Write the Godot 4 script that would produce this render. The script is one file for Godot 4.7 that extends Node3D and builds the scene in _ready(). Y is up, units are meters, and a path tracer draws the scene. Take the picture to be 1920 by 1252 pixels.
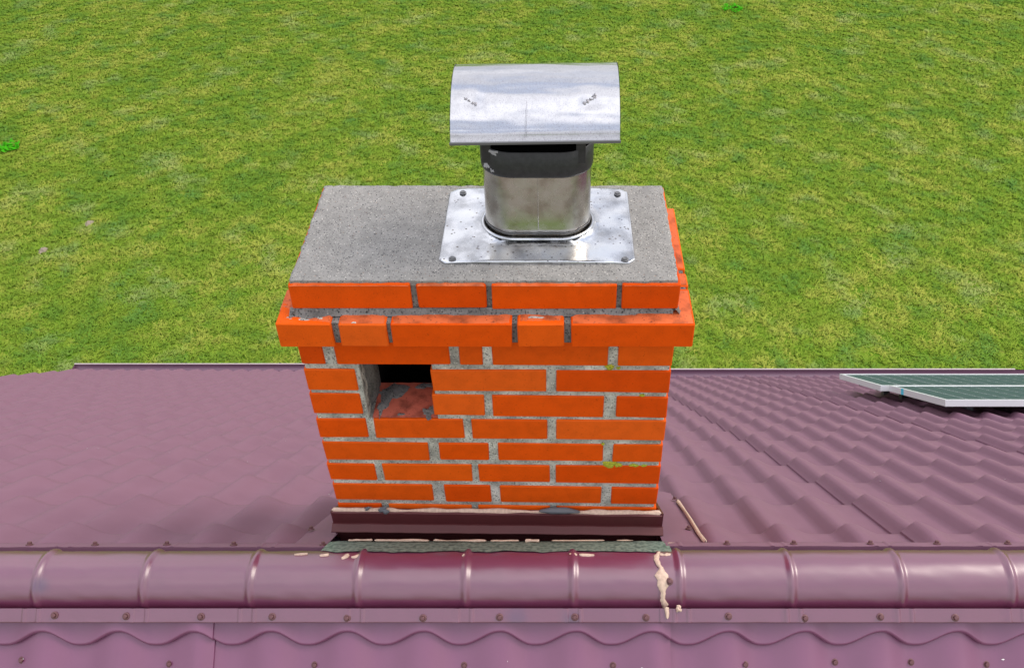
extends Node3D
# A brick chimney beside the ridge of a burgundy metal-tile roof, lawn far below.
# World: x along the ridge, y up, z towards the camera side; z = 0 is the front face of the chimney.

const SLOPE := 0.7038                      # roof pitch in radians
const RIDGE := Vector3(0.0, 0.056, 0.213)  # a point of the ridge line
const GROUND := -8.3

var rng := RandomNumberGenerator.new()
var wobble := FastNoiseLite.new()
var M := {}
var taken := {}

# ------------------------------------------------------------------ naming and tagging
func numbered(called: String) -> String:
	if not taken.has(called):
		taken[called] = 0
		return called
	taken[called] += 1
	return "%s_%03d" % [called, taken[called]]

func thing(called: String, label: String, category: String, at := Vector3.ZERO, group := "") -> Node3D:
	var o := Node3D.new()
	o.name = numbered(called)
	add_child(o, true)
	o.position = at
	o.set_meta("label", label)
	o.set_meta("category", category)
	if group:
		o.set_meta("group", group)
	return o

func part(called: String, mesh: Mesh, mat: Material, parent: Node) -> MeshInstance3D:
	var o := MeshInstance3D.new()
	o.name = called
	o.mesh = mesh
	o.material_override = mat
	parent.add_child(o, true)
	return o

func struct(called: String, mesh: Mesh, mat: Material) -> MeshInstance3D:
	var o := part(called, mesh, mat, self)
	o.set_meta("kind", "structure")
	return o

# ------------------------------------------------------------------ mesh helpers
func begin() -> SurfaceTool:
	var st := SurfaceTool.new()
	st.begin(Mesh.PRIMITIVE_TRIANGLES)
	return st

func tri(st: SurfaceTool, a: Vector3, b: Vector3, c: Vector3, out: Vector3) -> void:
	if (b - a).cross(c - a).dot(out) > 0.0:   # front faces run clockwise
		var t := b
		b = c
		c = t
	st.add_vertex(a)
	st.add_vertex(b)
	st.add_vertex(c)

func quad(st: SurfaceTool, a: Vector3, b: Vector3, c: Vector3, d: Vector3, out: Vector3) -> void:
	tri(st, a, b, c, out)
	tri(st, a, c, d, out)

# eight corners, index bits x=1, y=2, z=4; every edge chamfered by c
func hexa(st: SurfaceTool, p: Array, c: float) -> void:
	var mid := Vector3.ZERO
	for v in p:
		mid += v / 8.0
	st.set_smooth_group(-1)
	var q := {}
	for k in 8:
		var e := []
		for b in 3:
			e.append((p[k ^ (1 << b)] - p[k]).normalized() * c)
		for b in 3:
			q[k * 3 + b] = p[k] + e[(b + 1) % 3] + e[(b + 2) % 3]
	for b in 3:
		var b1: int = 1 << ((b + 1) % 3)
		var b2: int = 1 << ((b + 2) % 3)
		for s in 2:
			var k0: int = s << b
			var f := [q[k0 * 3 + b], q[(k0 | b1) * 3 + b], q[(k0 | b1 | b2) * 3 + b], q[(k0 | b2) * 3 + b]]
			quad(st, f[0], f[1], f[2], f[3], (f[0] + f[2]) * 0.5 - mid)
		for s1 in 2:
			for s2 in 2:
				var ka: int = (b1 if s1 else 0) | (b2 if s2 else 0)
				var kb: int = ka | (1 << b)
				var i1: int = (b + 1) % 3
				var i2: int = (b + 2) % 3
				quad(st, q[ka * 3 + i1], q[kb * 3 + i1], q[kb * 3 + i2], q[ka * 3 + i2], (q[ka * 3 + i1] + q[kb * 3 + i2]) * 0.5 - mid)
	for k in 8:
		tri(st, q[k * 3], q[k * 3 + 1], q[k * 3 + 2], p[k] - mid)

func box_corners(lo: Vector3, hi: Vector3) -> Array:
	var p := []
	for k in 8:
		p.append(Vector3(hi.x if k & 1 else lo.x, hi.y if k & 2 else lo.y, hi.z if k & 4 else lo.z))
	return p

func box(st: SurfaceTool, lo: Vector3, hi: Vector3, c := 0.002) -> void:
	hexa(st, box_corners(lo, hi), c)

# a smooth sheet of ni x nj points; ref = which way its middle faces
func grid(st: SurfaceTool, ni: int, nj: int, at: Callable, ref: Vector3, group := 0, uv := false) -> void:
	var p: Array[Vector3] = []
	for i in ni:
		for j in nj:
			p.append(at.call(i, j))
	var mi := mini(ni / 2, ni - 2)
	var mj := mini(nj / 2, nj - 2)
	var a: Vector3 = p[(mi + 1) * nj + mj] - p[mi * nj + mj]
	var b: Vector3 = p[mi * nj + mj + 1] - p[mi * nj + mj]
	var flip: bool = a.cross(b).dot(ref) < 0.0
	st.set_smooth_group(group)
	var order := [[0, 0], [0, 1], [1, 1], [0, 0], [1, 1], [1, 0]]
	if flip:
		order = [[0, 0], [1, 1], [0, 1], [0, 0], [1, 0], [1, 1]]
	for i in ni - 1:
		for j in nj - 1:
			for o in order:
				if uv:
					st.set_uv(Vector2(float(i + o[0]) / (ni - 1), float(j + o[1]) / (nj - 1)))
				st.add_vertex(p[(i + o[0]) * nj + j + o[1]])

func done(st: SurfaceTool) -> ArrayMesh:
	st.generate_normals()
	return st.commit()

# a domed strip of sealant along points; width and height per point, torn edges
func bead(points: Array, widths: Array, high: float, up: Vector3, torn: float, seed_at: float, steps := 6) -> ArrayMesh:
	var st := begin()
	var n := points.size()
	var fine: Array[Vector3] = []
	var fw: Array[float] = []
	for i in n - 1:
		for k in steps:
			var t := float(k) / steps
			fine.append(points[i].lerp(points[i + 1], t))
			fw.append(lerpf(widths[i], widths[i + 1], t))
	fine.append(points[n - 1])
	fw.append(widths[n - 1])
	var m := fine.size()
	var side: Array[Vector3] = []
	for i in m:
		side.append((fine[mini(i + 1, m - 1)] - fine[maxi(i - 1, 0)]).normalized().cross(up).normalized())
	var at := func(i: int, j: int) -> Vector3:
		var s := (j - 4) / 4.0
		var w: float = fw[i] * (1.0 + torn * wobble.get_noise_2d(i * 2.6 + seed_at * 37.0, (90.0 if s < 0 else -90.0)))
		if i == 0 or i == m - 1:
			w *= 0.25
		var h := high * (1.0 - pow(absf(s), 2.4)) * (0.9 + 0.35 * wobble.get_noise_2d(i * 2.0 + seed_at * 11.0, j * 22.0)) - (0.002 if absf(s) > 0.99 else 0.0)
		return fine[i] + side[i] * s * w * 0.5 + up * h
	grid(st, m, 9, at, up, 1)
	return done(st)

# an irregular low mound: lichen, smears, blobs
func mound(centre: Vector3, ax: Vector3, ay: Vector3, high: float, seed_at: float, rough := 0.35) -> ArrayMesh:
	var st := begin()
	var up := ax.cross(ay).normalized()
	var at := func(i: int, j: int) -> Vector3:
		var a := TAU * i / 22.0
		var r := j / 5.0
		var edge := 1.0 + rough * wobble.get_noise_2d(cos(a) * 60.0 + seed_at * 53.0, sin(a) * 60.0) * 1.6
		var bump := 0.75 + 0.8 * wobble.get_noise_2d(cos(a) * r * 90.0 + seed_at * 91.0, sin(a) * r * 90.0)
		return centre + (ax * cos(a) + ay * sin(a)) * r * edge + up * (high * (1.0 - r * r) * bump - (0.0015 if j == 5 else 0.0))
	grid(st, 23, 6, at, up, 1)
	return done(st)

# ------------------------------------------------------------------ textures and materials
func noise_tex(freq: float, stops: Array, seed_no := 1, size := 512, octaves := 4, kind := FastNoiseLite.TYPE_SIMPLEX_SMOOTH) -> NoiseTexture2D:
	var n := FastNoiseLite.new()
	n.noise_type = kind
	n.seed = seed_no
	n.frequency = freq
	n.fractal_octaves = octaves
	var t := NoiseTexture2D.new()
	t.width = size
	t.height = size
	t.seamless = true
	t.noise = n
	if stops.size():
		var g := Gradient.new()
		g.offsets = PackedFloat32Array(stops.map(func(s): return s[0]))
		g.colors = PackedColorArray(stops.map(func(s): return s[1]))
		t.color_ramp = g
	return t

# sand-like grain: base colour with many small grains of other tones; also returns the relief
func grain_tex(base: Color, grains: Array, size: int, seed_no: int, soft: float) -> Array:
	var r := RandomNumberGenerator.new()
	r.seed = seed_no
	var n := FastNoiseLite.new()
	n.seed = seed_no
	n.frequency = 0.012
	n.fractal_octaves = 4
	var img := Image.create(size, size, false, Image.FORMAT_RGB8)
	var hgt := Image.create(size, size, false, Image.FORMAT_RGB8)
	var cloud := n.get_seamless_image(size, size)
	for y in size:
		for x in size:
			var k := 1.0 + soft * (cloud.get_pixel(x, y).r - 0.5) + r.randf_range(-0.06, 0.06)
			img.set_pixel(x, y, Color(base.r * k, base.g * k, base.b * k))
			var h := 0.5 + r.randf_range(-0.12, 0.12)
			hgt.set_pixel(x, y, Color(h, h, h))
	for g in grains:                       # [colour, count, radius in pixels, height]
		for i in int(g[1]):
			var cx := r.randi_range(0, size - 1)
			var cy := r.randi_range(0, size - 1)
			var rad: float = g[2] * r.randf_range(0.5, 1.2)
			var tone := r.randf_range(0.8, 1.2)
			var col := Color(g[0].r * tone, g[0].g * tone, g[0].b * tone)
			var ri := ceili(rad)
			for dy in range(-ri, ri + 1):
				for dx in range(-ri, ri + 1):
					if dx * dx + dy * dy <= rad * rad + 0.3:
						img.set_pixel(posmod(cx + dx, size), posmod(cy + dy, size), col)
						hgt.set_pixel(posmod(cx + dx, size), posmod(cy + dy, size), Color(g[3], g[3], g[3]))
	return [ImageTexture.create_from_image(img), ImageTexture.create_from_image(hgt)]

func lin(r: float, g: float, b: float) -> Color:
	return Color(r, g, b).linear_to_srgb()

func mat(called: String, albedo: Color, rough: float, metal := 0.0, spec := 0.5) -> StandardMaterial3D:
	var m := StandardMaterial3D.new()
	m.resource_name = called
	m.albedo_color = albedo
	m.roughness = rough
	m.metallic = metal
	m.metallic_specular = spec
	M[called] = m
	return m

func tri_map(m: StandardMaterial3D, scale: float, world := true) -> void:
	m.uv1_triplanar = true
	m.uv1_world_triplanar = world
	m.uv1_scale = Vector3.ONE * scale
	m.uv1_triplanar_sharpness = 8.0

func relief(m: StandardMaterial3D, t: Texture2D, cm: float) -> void:
	m.heightmap_enabled = true
	m.heightmap_texture = t
	m.heightmap_scale = cm

func make_materials() -> void:
	# bricks: smooth orange facing bricks, a few kiln tones, faint cloudiness and dark specks
	var tones := [Color(0.72, 0.082, 0.002), Color(0.75, 0.100, 0.004), Color(0.66, 0.068, 0.001), Color(0.71, 0.078, 0.001), Color(0.74, 0.108, 0.008), Color(0.69, 0.086, 0.003)]
	var speck := grain_tex(Color(0.97, 0.97, 0.97), [[Color(0.62, 0.58, 0.55), 240, 0.8, 0.42], [Color(0.8, 0.8, 0.8), 500, 0.9, 0.47], [Color(1, 1, 1), 200, 1.0, 0.53]], 512, 5, 0.10)
	for i in tones.size():
		var b := mat("brick_%d" % i, lin(tones[i].r, tones[i].g, tones[i].b), 0.62, 0.0, 0.22)
		b.albedo_texture = speck[0]
		tri_map(b, 2.6 + 0.23 * i)
		relief(b, speck[1], 0.035)
	# worn fired skin of the corbel tops; sky reflection is put into its paler colour
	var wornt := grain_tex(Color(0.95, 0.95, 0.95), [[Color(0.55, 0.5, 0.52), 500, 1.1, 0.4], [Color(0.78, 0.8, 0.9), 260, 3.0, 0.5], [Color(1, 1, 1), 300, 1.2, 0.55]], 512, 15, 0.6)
	var wb := mat("brick_worn_sky", lin(0.60, 0.130, 0.042), 0.62, 0.0, 0.3)
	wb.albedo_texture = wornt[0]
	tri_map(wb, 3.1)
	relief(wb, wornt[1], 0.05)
	var mt := grain_tex(Color(0.66, 0.65, 0.62), [[Color(0.36, 0.36, 0.35), 8000, 1.0, 0.35], [Color(0.70, 0.69, 0.64), 8000, 0.9, 0.7], [Color(0.86, 0.84, 0.78), 900, 1.0, 0.8], [Color(0.16, 0.16, 0.16), 600, 1.0, 0.2]], 512, 7, 0.5)
	var m := mat("mortar", Color(1, 1, 1), 0.95, 0.0, 0.3)
	m.albedo_texture = mt[0]
	tri_map(m, 2.1)
	relief(m, mt[1], 0.16)
	var dm := mat("mortar_dark", Color(0.66, 0.66, 0.68), 0.95, 0.0, 0.3)
	dm.albedo_texture = mt[0]
	tri_map(dm, 1.9)
	relief(dm, mt[1], 0.2)
	var ct := grain_tex(Color(0.53, 0.52, 0.51), [[Color(0.44, 0.43, 0.42), 9000, 1.5, 0.4], [Color(0.65, 0.635, 0.61), 7000, 1.5, 0.6], [Color(0.20, 0.20, 0.21), 4600, 1.6, 0.2], [Color(0.80, 0.79, 0.76), 350, 1.0, 0.75], [Color(0.50, 0.40, 0.34), 700, 1.4, 0.5]], 1024, 9, 0.16)
	var c := mat("concrete", Color(1, 1, 1), 0.92, 0.0, 0.3)
	c.albedo_texture = ct[0]
	tri_map(c, 1.45)
	relief(c, ct[1], 0.12)
	# roof coating
	var dust := noise_tex(0.01, [[0.2, Color(0.965, 0.96, 0.965)], [0.55, Color(1, 1, 1)], [0.9, Color(0.98, 0.97, 0.97)]], 21, 512, 5)
	var fine := noise_tex(0.09, [], 23, 512, 3)
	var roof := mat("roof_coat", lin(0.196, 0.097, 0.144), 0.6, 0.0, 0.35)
	roof.albedo_texture = dust
	tri_map(roof, 0.8)
	relief(roof, fine, 0.02)
	# glossier ridge caps; camera-side slope: same paint, its light put into the colour
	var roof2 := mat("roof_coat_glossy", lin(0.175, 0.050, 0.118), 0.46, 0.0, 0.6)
	roof2.albedo_texture = dust
	roof2.clearcoat_enabled = true
	roof2.clearcoat = 0.3
	roof2.clearcoat_roughness = 0.3
	tri_map(roof2, 0.8)
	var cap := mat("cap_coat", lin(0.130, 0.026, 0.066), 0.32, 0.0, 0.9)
	cap.clearcoat_enabled = true
	cap.clearcoat = 0.7
	cap.clearcoat_roughness = 0.32
	cap.albedo_texture = dust
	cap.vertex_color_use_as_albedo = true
	tri_map(cap, 1.3)
	var fl := mat("flashing_coat", lin(0.092, 0.021, 0.024), 0.42, 0.0, 0.4)
	fl.albedo_texture = dust
	tri_map(fl, 2.2)
	mat("gutter_coat", lin(0.15, 0.075, 0.12), 0.4, 0.0, 0.5)
	mat("lit_bead_edge", lin(0.55, 0.45, 0.48), 0.35, 0.0, 0.5)  # pale copy of the gutter paint; the lip's lit line is coloured in
	mat("screw", lin(0.13, 0.055, 0.06), 0.5, 0.3, 0.5)
	mat("rubber", lin(0.02, 0.018, 0.02), 0.7)
	# metals
	var scuff := noise_tex(0.02, [[0.3, Color(0.22, 0.22, 0.22)], [0.85, Color(0.34, 0.34, 0.34)]], 31, 512, 5)
	var st := mat("steel", lin(0.54, 0.525, 0.50), 1.0, 1.0)
	st.roughness_texture = scuff
	st.albedo_texture = noise_tex(0.015, [[0.15, Color(0.84, 0.81, 0.78)], [0.5, Color(0.95, 0.94, 0.92)], [1.0, Color(1, 1, 1)]], 33, 512, 5)
	tri_map(st, 2.4)
	var pl := mat("plate_steel", lin(0.60, 0.61, 0.64), 1.0, 1.0)
	pl.roughness_texture = noise_tex(0.018, [[0.3, Color(0.14, 0.14, 0.14)], [0.6, Color(0.22, 0.22, 0.22)], [0.9, Color(0.36, 0.36, 0.36)]], 35, 512, 5)
	var grime := grain_tex(Color(0.95, 0.95, 0.96), [[Color(0.42, 0.40, 0.44), 260, 1.1, 0.5], [Color(0.55, 0.52, 0.5), 260, 1.8, 0.5]], 512, 37, 0.5)
	pl.albedo_texture = grime[0]
	tri_map(pl, 1.7)
	var sooty := mat("soot", lin(0.026, 0.025, 0.029), 0.48, 0.0, 0.5)
	sooty.albedo_texture = noise_tex(0.05, [[0.2, Color(0.8, 0.8, 0.82)], [0.8, Color(1, 1, 1)]], 41, 256, 4)
	tri_map(sooty, 5.0)
	relief(sooty, fine, 0.02)
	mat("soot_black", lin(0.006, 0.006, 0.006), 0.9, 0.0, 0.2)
	mat("ash", lin(0.34, 0.33, 0.36), 0.9)
	mat("dull_steel", lin(0.16, 0.16, 0.17), 0.5, 0.6)
	# sealants and growth
	var pk := mat("sealant", lin(0.58, 0.42, 0.33), 0.6)
	pk.albedo_texture = noise_tex(0.06, [[0.2, Color(0.9, 0.89, 0.88)], [0.7, Color(1, 1, 1)]], 43, 256, 4)
	tri_map(pk, 6.0)
	relief(pk, fine, 0.015)
	var gr := mat("green_sealant", lin(0.17, 0.225, 0.185), 0.55)
	gr.albedo_texture = noise_tex(0.05, [[0.25, Color(0.6, 0.66, 0.68)], [0.6, Color(1, 1, 1)]], 45, 256, 4)
	tri_map(gr, 5.0)
	mat("grey_sealant", lin(0.10, 0.105, 0.12), 0.6)
	var li := mat("lichen", lin(0.50, 0.46, 0.035), 0.95)
	li.albedo_texture = noise_tex(0.12, [[0.3, Color(0.5, 0.6, 0.5)], [0.6, Color(1, 1, 1)]], 47, 256, 3)
	tri_map(li, 12.0)
	# solar panels
	mat("frame_metal", lin(0.62, 0.63, 0.66), 0.4, 0.25, 0.5)
	mat("cell", lin(0.045, 0.082, 0.088), 0.45, 0.0, 0.25)
	mat("backsheet", lin(0.55, 0.58, 0.58), 0.5)
	mat("blue_tape", lin(0.05, 0.45, 0.62), 0.5)
	# house
	var plaster := mat("plaster", lin(0.62, 0.58, 0.50), 0.9)
	plaster.albedo_texture = noise_tex(0.03, [[0.2, Color(0.9, 0.9, 0.9)], [0.8, Color(1, 1, 1)]], 49, 256, 4)
	tri_map(plaster, 0.7)

# ------------------------------------------------------------------ sky
func make_sky() -> ImageTexture:
	var w := 768
	var h := 384
	var n := FastNoiseLite.new()
	n.seed = 12
	n.frequency = 1.35
	n.fractal_octaves = 5
	n.fractal_gain = 0.52
	var img := Image.create(w, h, false, Image.FORMAT_RGBF)
	for y in h:
		var up := PI * (0.5 - (y + 0.5) / h)
		for x in w:
			var az := TAU * (x + 0.5) / w
			var d := Vector3(cos(up) * cos(az), sin(up), cos(up) * sin(az))
			var t := clampf(d.y, 0.0, 1.0)
			var blue := Color(0.92, 0.95, 1.0).lerp(Color(0.54, 0.61, 0.76), pow(t, 0.5))
			# clouds as a layer overhead: directions squeezed towards the horizon
			var q := Vector3(d.x, 0.0, d.z) / (absf(d.y) + 0.35)
			var f := n.get_noise_3d(q.x, d.y * 0.6, q.z)
			var c := smoothstep(-0.40, 0.0, f)
			var lump := n.get_noise_3d(q.x * 1.7 + 40.0, d.y, q.z * 1.7)
			var white := Color(1.02, 1.02, 1.05) * (1.0 + 0.55 * lump)
			# a bright overcast: brighter overhead than at the horizon, the same all round
			var dome := 0.66 + 0.62 * t
			var col := blue.lerp(white, c) * dome
			img.set_pixel(x, y, col)
	return ImageTexture.create_from_image(img)

func _ready() -> void:
	rng.seed = 4711
	wobble.seed = 3
	wobble.frequency = 0.012
	wobble.fractal_octaves = 3

	# camera: a drone just above and in front of the chimney, looking down along the back slope
	var cam := Camera3D.new()
	cam.name = "camera"
	cam.projection = Camera3D.PROJECTION_FRUSTUM
	cam.near = 0.05
	cam.far = 4000.0
	cam.size = 0.05 * 1252.0 / 1684.8
	cam.frustum_offset = Vector2(-82.0 / 1684.8 * 0.05, 0.0)
	cam.position = Vector3(0.15, 1.8087, 1.4327)
	cam.rotation = Vector3(-0.7115, 0, 0)
	cam.current = true
	add_child(cam)

	var env := Environment.new()
	var sky := Sky.new()
	var sm := PanoramaSkyMaterial.new()
	sm.panorama = make_sky()
	sky.sky_material = sm
	env.background_mode = Environment.BG_SKY
	env.sky = sky
	env.tonemap_mode = Environment.TONE_MAPPER_LINEAR
	env.tonemap_exposure = 1.48
	env.sdfgi_enabled = true
	env.ssao_enabled = true
	env.ssil_enabled = true
	var we := WorldEnvironment.new()
	we.name = "world"
	we.environment = env
	add_child(we)

	var sun := DirectionalLight3D.new()
	sun.name = "sun"
	sun.light_energy = 0.5
	sun.light_angular_distance = 32.0
	sun.light_color = Color(1.0, 0.96, 0.9)
	sun.shadow_enabled = true
	add_child(sun)
	sun.look_at_from_position(Vector3(0.70, 0.76, -0.22), Vector3.ZERO)

	make_materials()
	build_ground()
	build_house()
	build_chimney()
	build_cowl()
	build_panels()
	build_lawn_bits()

# ------------------------------------------------------------------ ground and lawn
func tint_at(x: float, z: float) -> Color:
	var a := patch_noise.get_noise_2d(x, z)
	var b := patch_noise.get_noise_2d(x * 0.23 + 70.0, z * 0.23)
	var c := patch_noise.get_noise_2d(x * 2.3 - 40.0, z * 2.3)
	var dry := clampf(0.45 + a * 0.75 + b * 0.6 + c * 0.35, 0.0, 1.0)
	var green := Color(0.185, 0.280, 0.030)
	var lush := Color(0.130, 0.240, 0.030)
	var straw := Color(0.310, 0.350, 0.058)
	var col := lush.lerp(green, smoothstep(0.0, 0.35, dry)).lerp(straw, smoothstep(0.38, 0.95, dry))
	var pale := clampf(patch_noise.get_noise_2d(x * 0.5 + 200.0, z * 0.5 + 90.0) * 1.6 - 0.35, 0.0, 0.6)
	col = col.lerp(Color(0.30, 0.36, 0.13), pale)
	var cool := clampf(patch_noise.get_noise_2d(x * 0.8 - 300.0, z * 0.8 + 190.0) * 1.5 - 0.3, 0.0, 0.55)
	return col.lerp(Color(0.09, 0.22, 0.055), cool)

var patch_noise := FastNoiseLite.new()

func build_ground() -> void:
	patch_noise.seed = 8
	patch_noise.frequency = 1.35
	patch_noise.fractal_octaves = 4
	var g := mat("soil", Color(1, 1, 1), 1.0, 0.0, 0.2)
	g.albedo_texture = noise_tex(0.02, [[0.15, lin(0.075, 0.155, 0.010)], [0.45, lin(0.105, 0.185, 0.014)], [0.7, lin(0.14, 0.205, 0.02)], [0.95, lin(0.19, 0.22, 0.04)]], 61, 1024, 6)
	tri_map(g, 0.13)
	var st := begin()
	var ring := [-2000.0, -400.0, -120.0, -50.0, -25.0, 0.0, 25.0, 50.0, 120.0, 400.0, 2000.0]
	grid(st, ring.size(), ring.size(), func(i: int, j: int) -> Vector3: return Vector3(ring[i], GROUND, ring[j]), Vector3.UP, 0)
	struct("ground", done(st), g)

	# pale sheet added out of view, to turn the flue's mirrored lawn beige
	var added_yard := mat("added_paving", lin(0.30, 0.27, 0.24), 0.9)
	added_yard.albedo_texture = noise_tex(0.03, [[0.2, Color(0.8, 0.8, 0.8)], [0.8, Color(1, 1, 1)]], 63, 256, 5)
	tri_map(added_yard, 0.3)
	var ys := begin()
	grid(ys, 2, 2, func(i: int, j: int) -> Vector3: return Vector3(-14 + 28 * i, GROUND + 0.004, 6.0 + 20 * j), Vector3.UP, 0)
	struct("added_yard_pavement", done(ys), added_yard)

	# lawn: short tufts of bent blades, one object
	var tuft := begin()
	var r := RandomNumberGenerator.new()
	r.seed = 99
	for k in 7:
		var a := r.randf() * TAU
		var root := Vector3(cos(a), 0, sin(a)) * r.randf() * 0.035
		var lean := Vector3(cos(a + r.randf_range(-1, 1)), 0, sin(a + r.randf_range(-1, 1))) * r.randf_range(0.02, 0.06)
		var side := Vector3(-lean.z, 0, lean.x).normalized() * r.randf_range(0.004, 0.007)
		var tip := root + lean + Vector3(0, r.randf_range(0.022, 0.05), 0)
		var knee := root + lean * 0.35 + Vector3(0, tip.y * 0.65, 0)
		tuft.set_normal((Vector3.UP + lean * 5.0).normalized())
		tri(tuft, root - side, root + side, knee + side * 0.8, Vector3.UP)
		tri(tuft, root - side, knee + side * 0.8, knee - side * 0.8, Vector3.UP)
		tri(tuft, knee - side * 0.8, knee + side * 0.8, tip, Vector3.UP)
	var tm := tuft.commit()
	var gm := mat("grass", Color(1, 1, 1), 0.9, 0.0, 0.12)
	gm.vertex_color_use_as_albedo = true
	gm.backlight_enabled = true
	gm.backlight = Color(0.35, 0.45, 0.1)
	tm.surface_set_material(0, gm)
	var mm := MultiMesh.new()
	mm.transform_format = MultiMesh.TRANSFORM_3D
	mm.use_colors = true
	mm.mesh = tm
	var z0 := -7.0
	var z1 := -34.0
	var spots: Array[Transform3D] = []
	var tints: Array[Color] = []
	var want := 430000
	while spots.size() < want:
		var z := rng.randf_range(z1, z0)
		var t := (z - z0) / (z1 - z0)
		var half := lerpf(13.0, 24.0, t)
		if rng.randf() * 24.0 > half:
			continue
		var x := rng.randf_range(-half - 1.0, half - 1.0)
		var clump := patch_noise.get_noise_2d(x * 3.1 + 15.0, z * 3.1)
		var s := rng.randf_range(0.75, 1.25) * (1.0 + 0.55 * clump)
		var b := Basis(Vector3.UP, rng.randf() * TAU).scaled(Vector3(s * 1.25, s * rng.randf_range(0.7, 1.3), s * 1.25))
		spots.append(Transform3D(b, Vector3(x, GROUND, z)))
		var c := tint_at(x, z)
		var k := rng.randf_range(0.9, 1.1)
		tints.append(Color(c.r * k * rng.randf_range(0.95, 1.06), c.g * k, c.b * k))
	mm.instance_count = want
	for i in want:
		mm.set_instance_transform(i, spots[i])
		mm.set_instance_color(i, tints[i])
	var lawn := MultiMeshInstance3D.new()
	lawn.name = "lawn_grass"
	lawn.multimesh = mm
	add_child(lawn, true)
	lawn.set_meta("label", "short patchy green and yellow lawn grass covering the ground behind the house")
	lawn.set_meta("category", "grass")
	lawn.set_meta("kind", "stuff")

func build_lawn_bits() -> void:
	var pale := mat("pale_stone", lin(0.25, 0.20, 0.16), 0.9)
	var at := [[Vector3(-9.24, GROUND, -13.67), "small pale pinkish stone lying in the lawn, farther from the roof"], [Vector3(-9.75, GROUND, -12.75), "small pale pinkish stone lying in the lawn, nearer to the roof"]]
	for a in at:
		var t := thing("lawn_stone", a[1], "stone", a[0], "pale stones in the lawn")
		part("stone", mound(Vector3(0, 0.01, 0), Vector3(0, 0, 0.1), Vector3(0.085, 0, 0), 0.06, a[0].z), pale, t)
	var leafy := mat("weed_leaf", lin(0.05, 0.32, 0.008), 0.8, 0.0, 0.1)
	leafy.backlight_enabled = true
	leafy.backlight = Color(0.2, 0.5, 0.1)
	var weeds := [[Vector3(-12.2, GROUND, -16.7), 0.22, "bright green leafy weed clump in the lawn, by itself near the left edge"], [Vector3(5.38, GROUND, -25.0), 0.3, "bright green leafy weed clump far out in the lawn, beyond the chimney cowl"]]
	for w in weeds:
		var t := thing("weed_clump", w[2], "weed", w[0])
		var st := begin()
		st.set_smooth_group(-1)
		for k in 60:
			var a := rng.randf() * TAU
			var rr: float = w[1] * sqrt(rng.randf())
			var c := Vector3(cos(a) * rr, rng.randf_range(0.04, 0.1), sin(a) * rr)
			var u := Vector3(rng.randf_range(-1, 1), rng.randf_range(-0.2, 0.5), rng.randf_range(-1, 1)).normalized() * 0.07
			var v := u.cross(Vector3.UP).normalized() * 0.03
			quad(st, c - u, c + v, c + u + Vector3(0, 0.02, 0), c - v, Vector3.UP)
		var lv := part("leaves", done(st), leafy, t)
		lv.set_meta("kind", "stuff")

# ------------------------------------------------------------------ roof
# wave across the sheet: steep flank on the +x side of the crest (local), flat pan, gentle rise
func wave(u: float, fall := 0.25) -> float:
	u = fposmod(u, 1.0)
	if u < 0.04:
		return 1.0
	if u < fall:
		return 1.0 - smoothstep(0.03, fall, u)
	if u < 0.50:
		return 0.0
	return smoothstep(0.50, 0.99, u)

# sheet in slope axes: x across (0 = lapped edge, on top), y off the slope, z down the slope
func roof_sheet(waves: int, period: float, first: float, module: float, start: float, end: float, press := Vector2.ZERO, high := 0.032, fall := 0.25, rise := 0.024, scallop := 0.016) -> ArrayMesh:
	var xs: Array[float] = []
	var per := 16
	for i in waves * per + 1:
		xs.append(-period * waves + period * i / per)
	for e in [0.008, 0.016, 0.022]:
		xs.append(e)
	var nx := xs.size()
	var base := -0.016
	var st := begin()
	var top := start
	var k := 0
	var s_end := first
	while top < end - 0.001:
		var last: bool = s_end >= end - 0.06
		var steps := [0.0, 0.2, 0.45, 0.7, 0.93, 0.975, 0.99, 1.0, 1.004] if not last else [0.0, 0.5, 0.96, 0.99, 1.0, 1.004]
		var s0 := top
		var s1: float = end if last else s_end
		var first_row: bool = k == 0
		var at := func(i: int, j: int) -> Vector3:
			var w := wave((xs[i] + 0.02) / period, fall)
			var cut := scallop * w
			var a: float = s0 - (0.0 if first_row else cut)
			var b: float = s1 - cut
			var f: float = steps[j]
			var s: float = minf(lerpf(a, b, minf(f, 1.0)), b - 0.009 * (1.0 - f))
			if j < steps.size() - 4:
				s = minf(s, b - 0.008 - 0.001 * (steps.size() - 5 - j))
			var h: float = base + w * high + rise * clampf((s - (b - module)) / module, 0.0, 1.0)
			var n: int = steps.size()
			if j == n - 2:                        # rolled lip
				h -= 0.0075
				s += 0.0004
			elif j == n - 3:
				h -= 0.0018
				s = b - 0.0032
			elif j == n - 4:
				s = b - 0.0062
			elif j == n - 1:                      # drop to the pan below
				h = base + w * high - 0.002
				s = b - 0.0005
			h += 0.0065 * smoothstep(-0.045, -0.005, xs[i])
			if high > 0.03:
				h -= 0.010 * w * (1.0 - smoothstep(0.11, 0.2, s))   # flattened where the ridge cap is screwed down
			if press.x < press.y and s < 0.29 and xs[i] > press.x and xs[i] < press.y:
				h = -0.045                        # dressed down under the flashing in front of the chimney
			return Vector3(xs[i], h, s)
		grid(st, nx, steps.size(), at, Vector3.UP, k + 1)
		# the lapped edge has a cut, turned-down rim
		var rim := func(i: int, j: int) -> Vector3:
			var p: Vector3 = at.call(nx - 1, i)
			return p + Vector3(0.0006, -0.0065, 0) * j
		grid(st, steps.size(), 2, rim, Vector3(1, 0, 0), 500 + k)
		top = s_end
		s_end += module
		k += 1
		if last:
			break
	return done(st)

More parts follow.
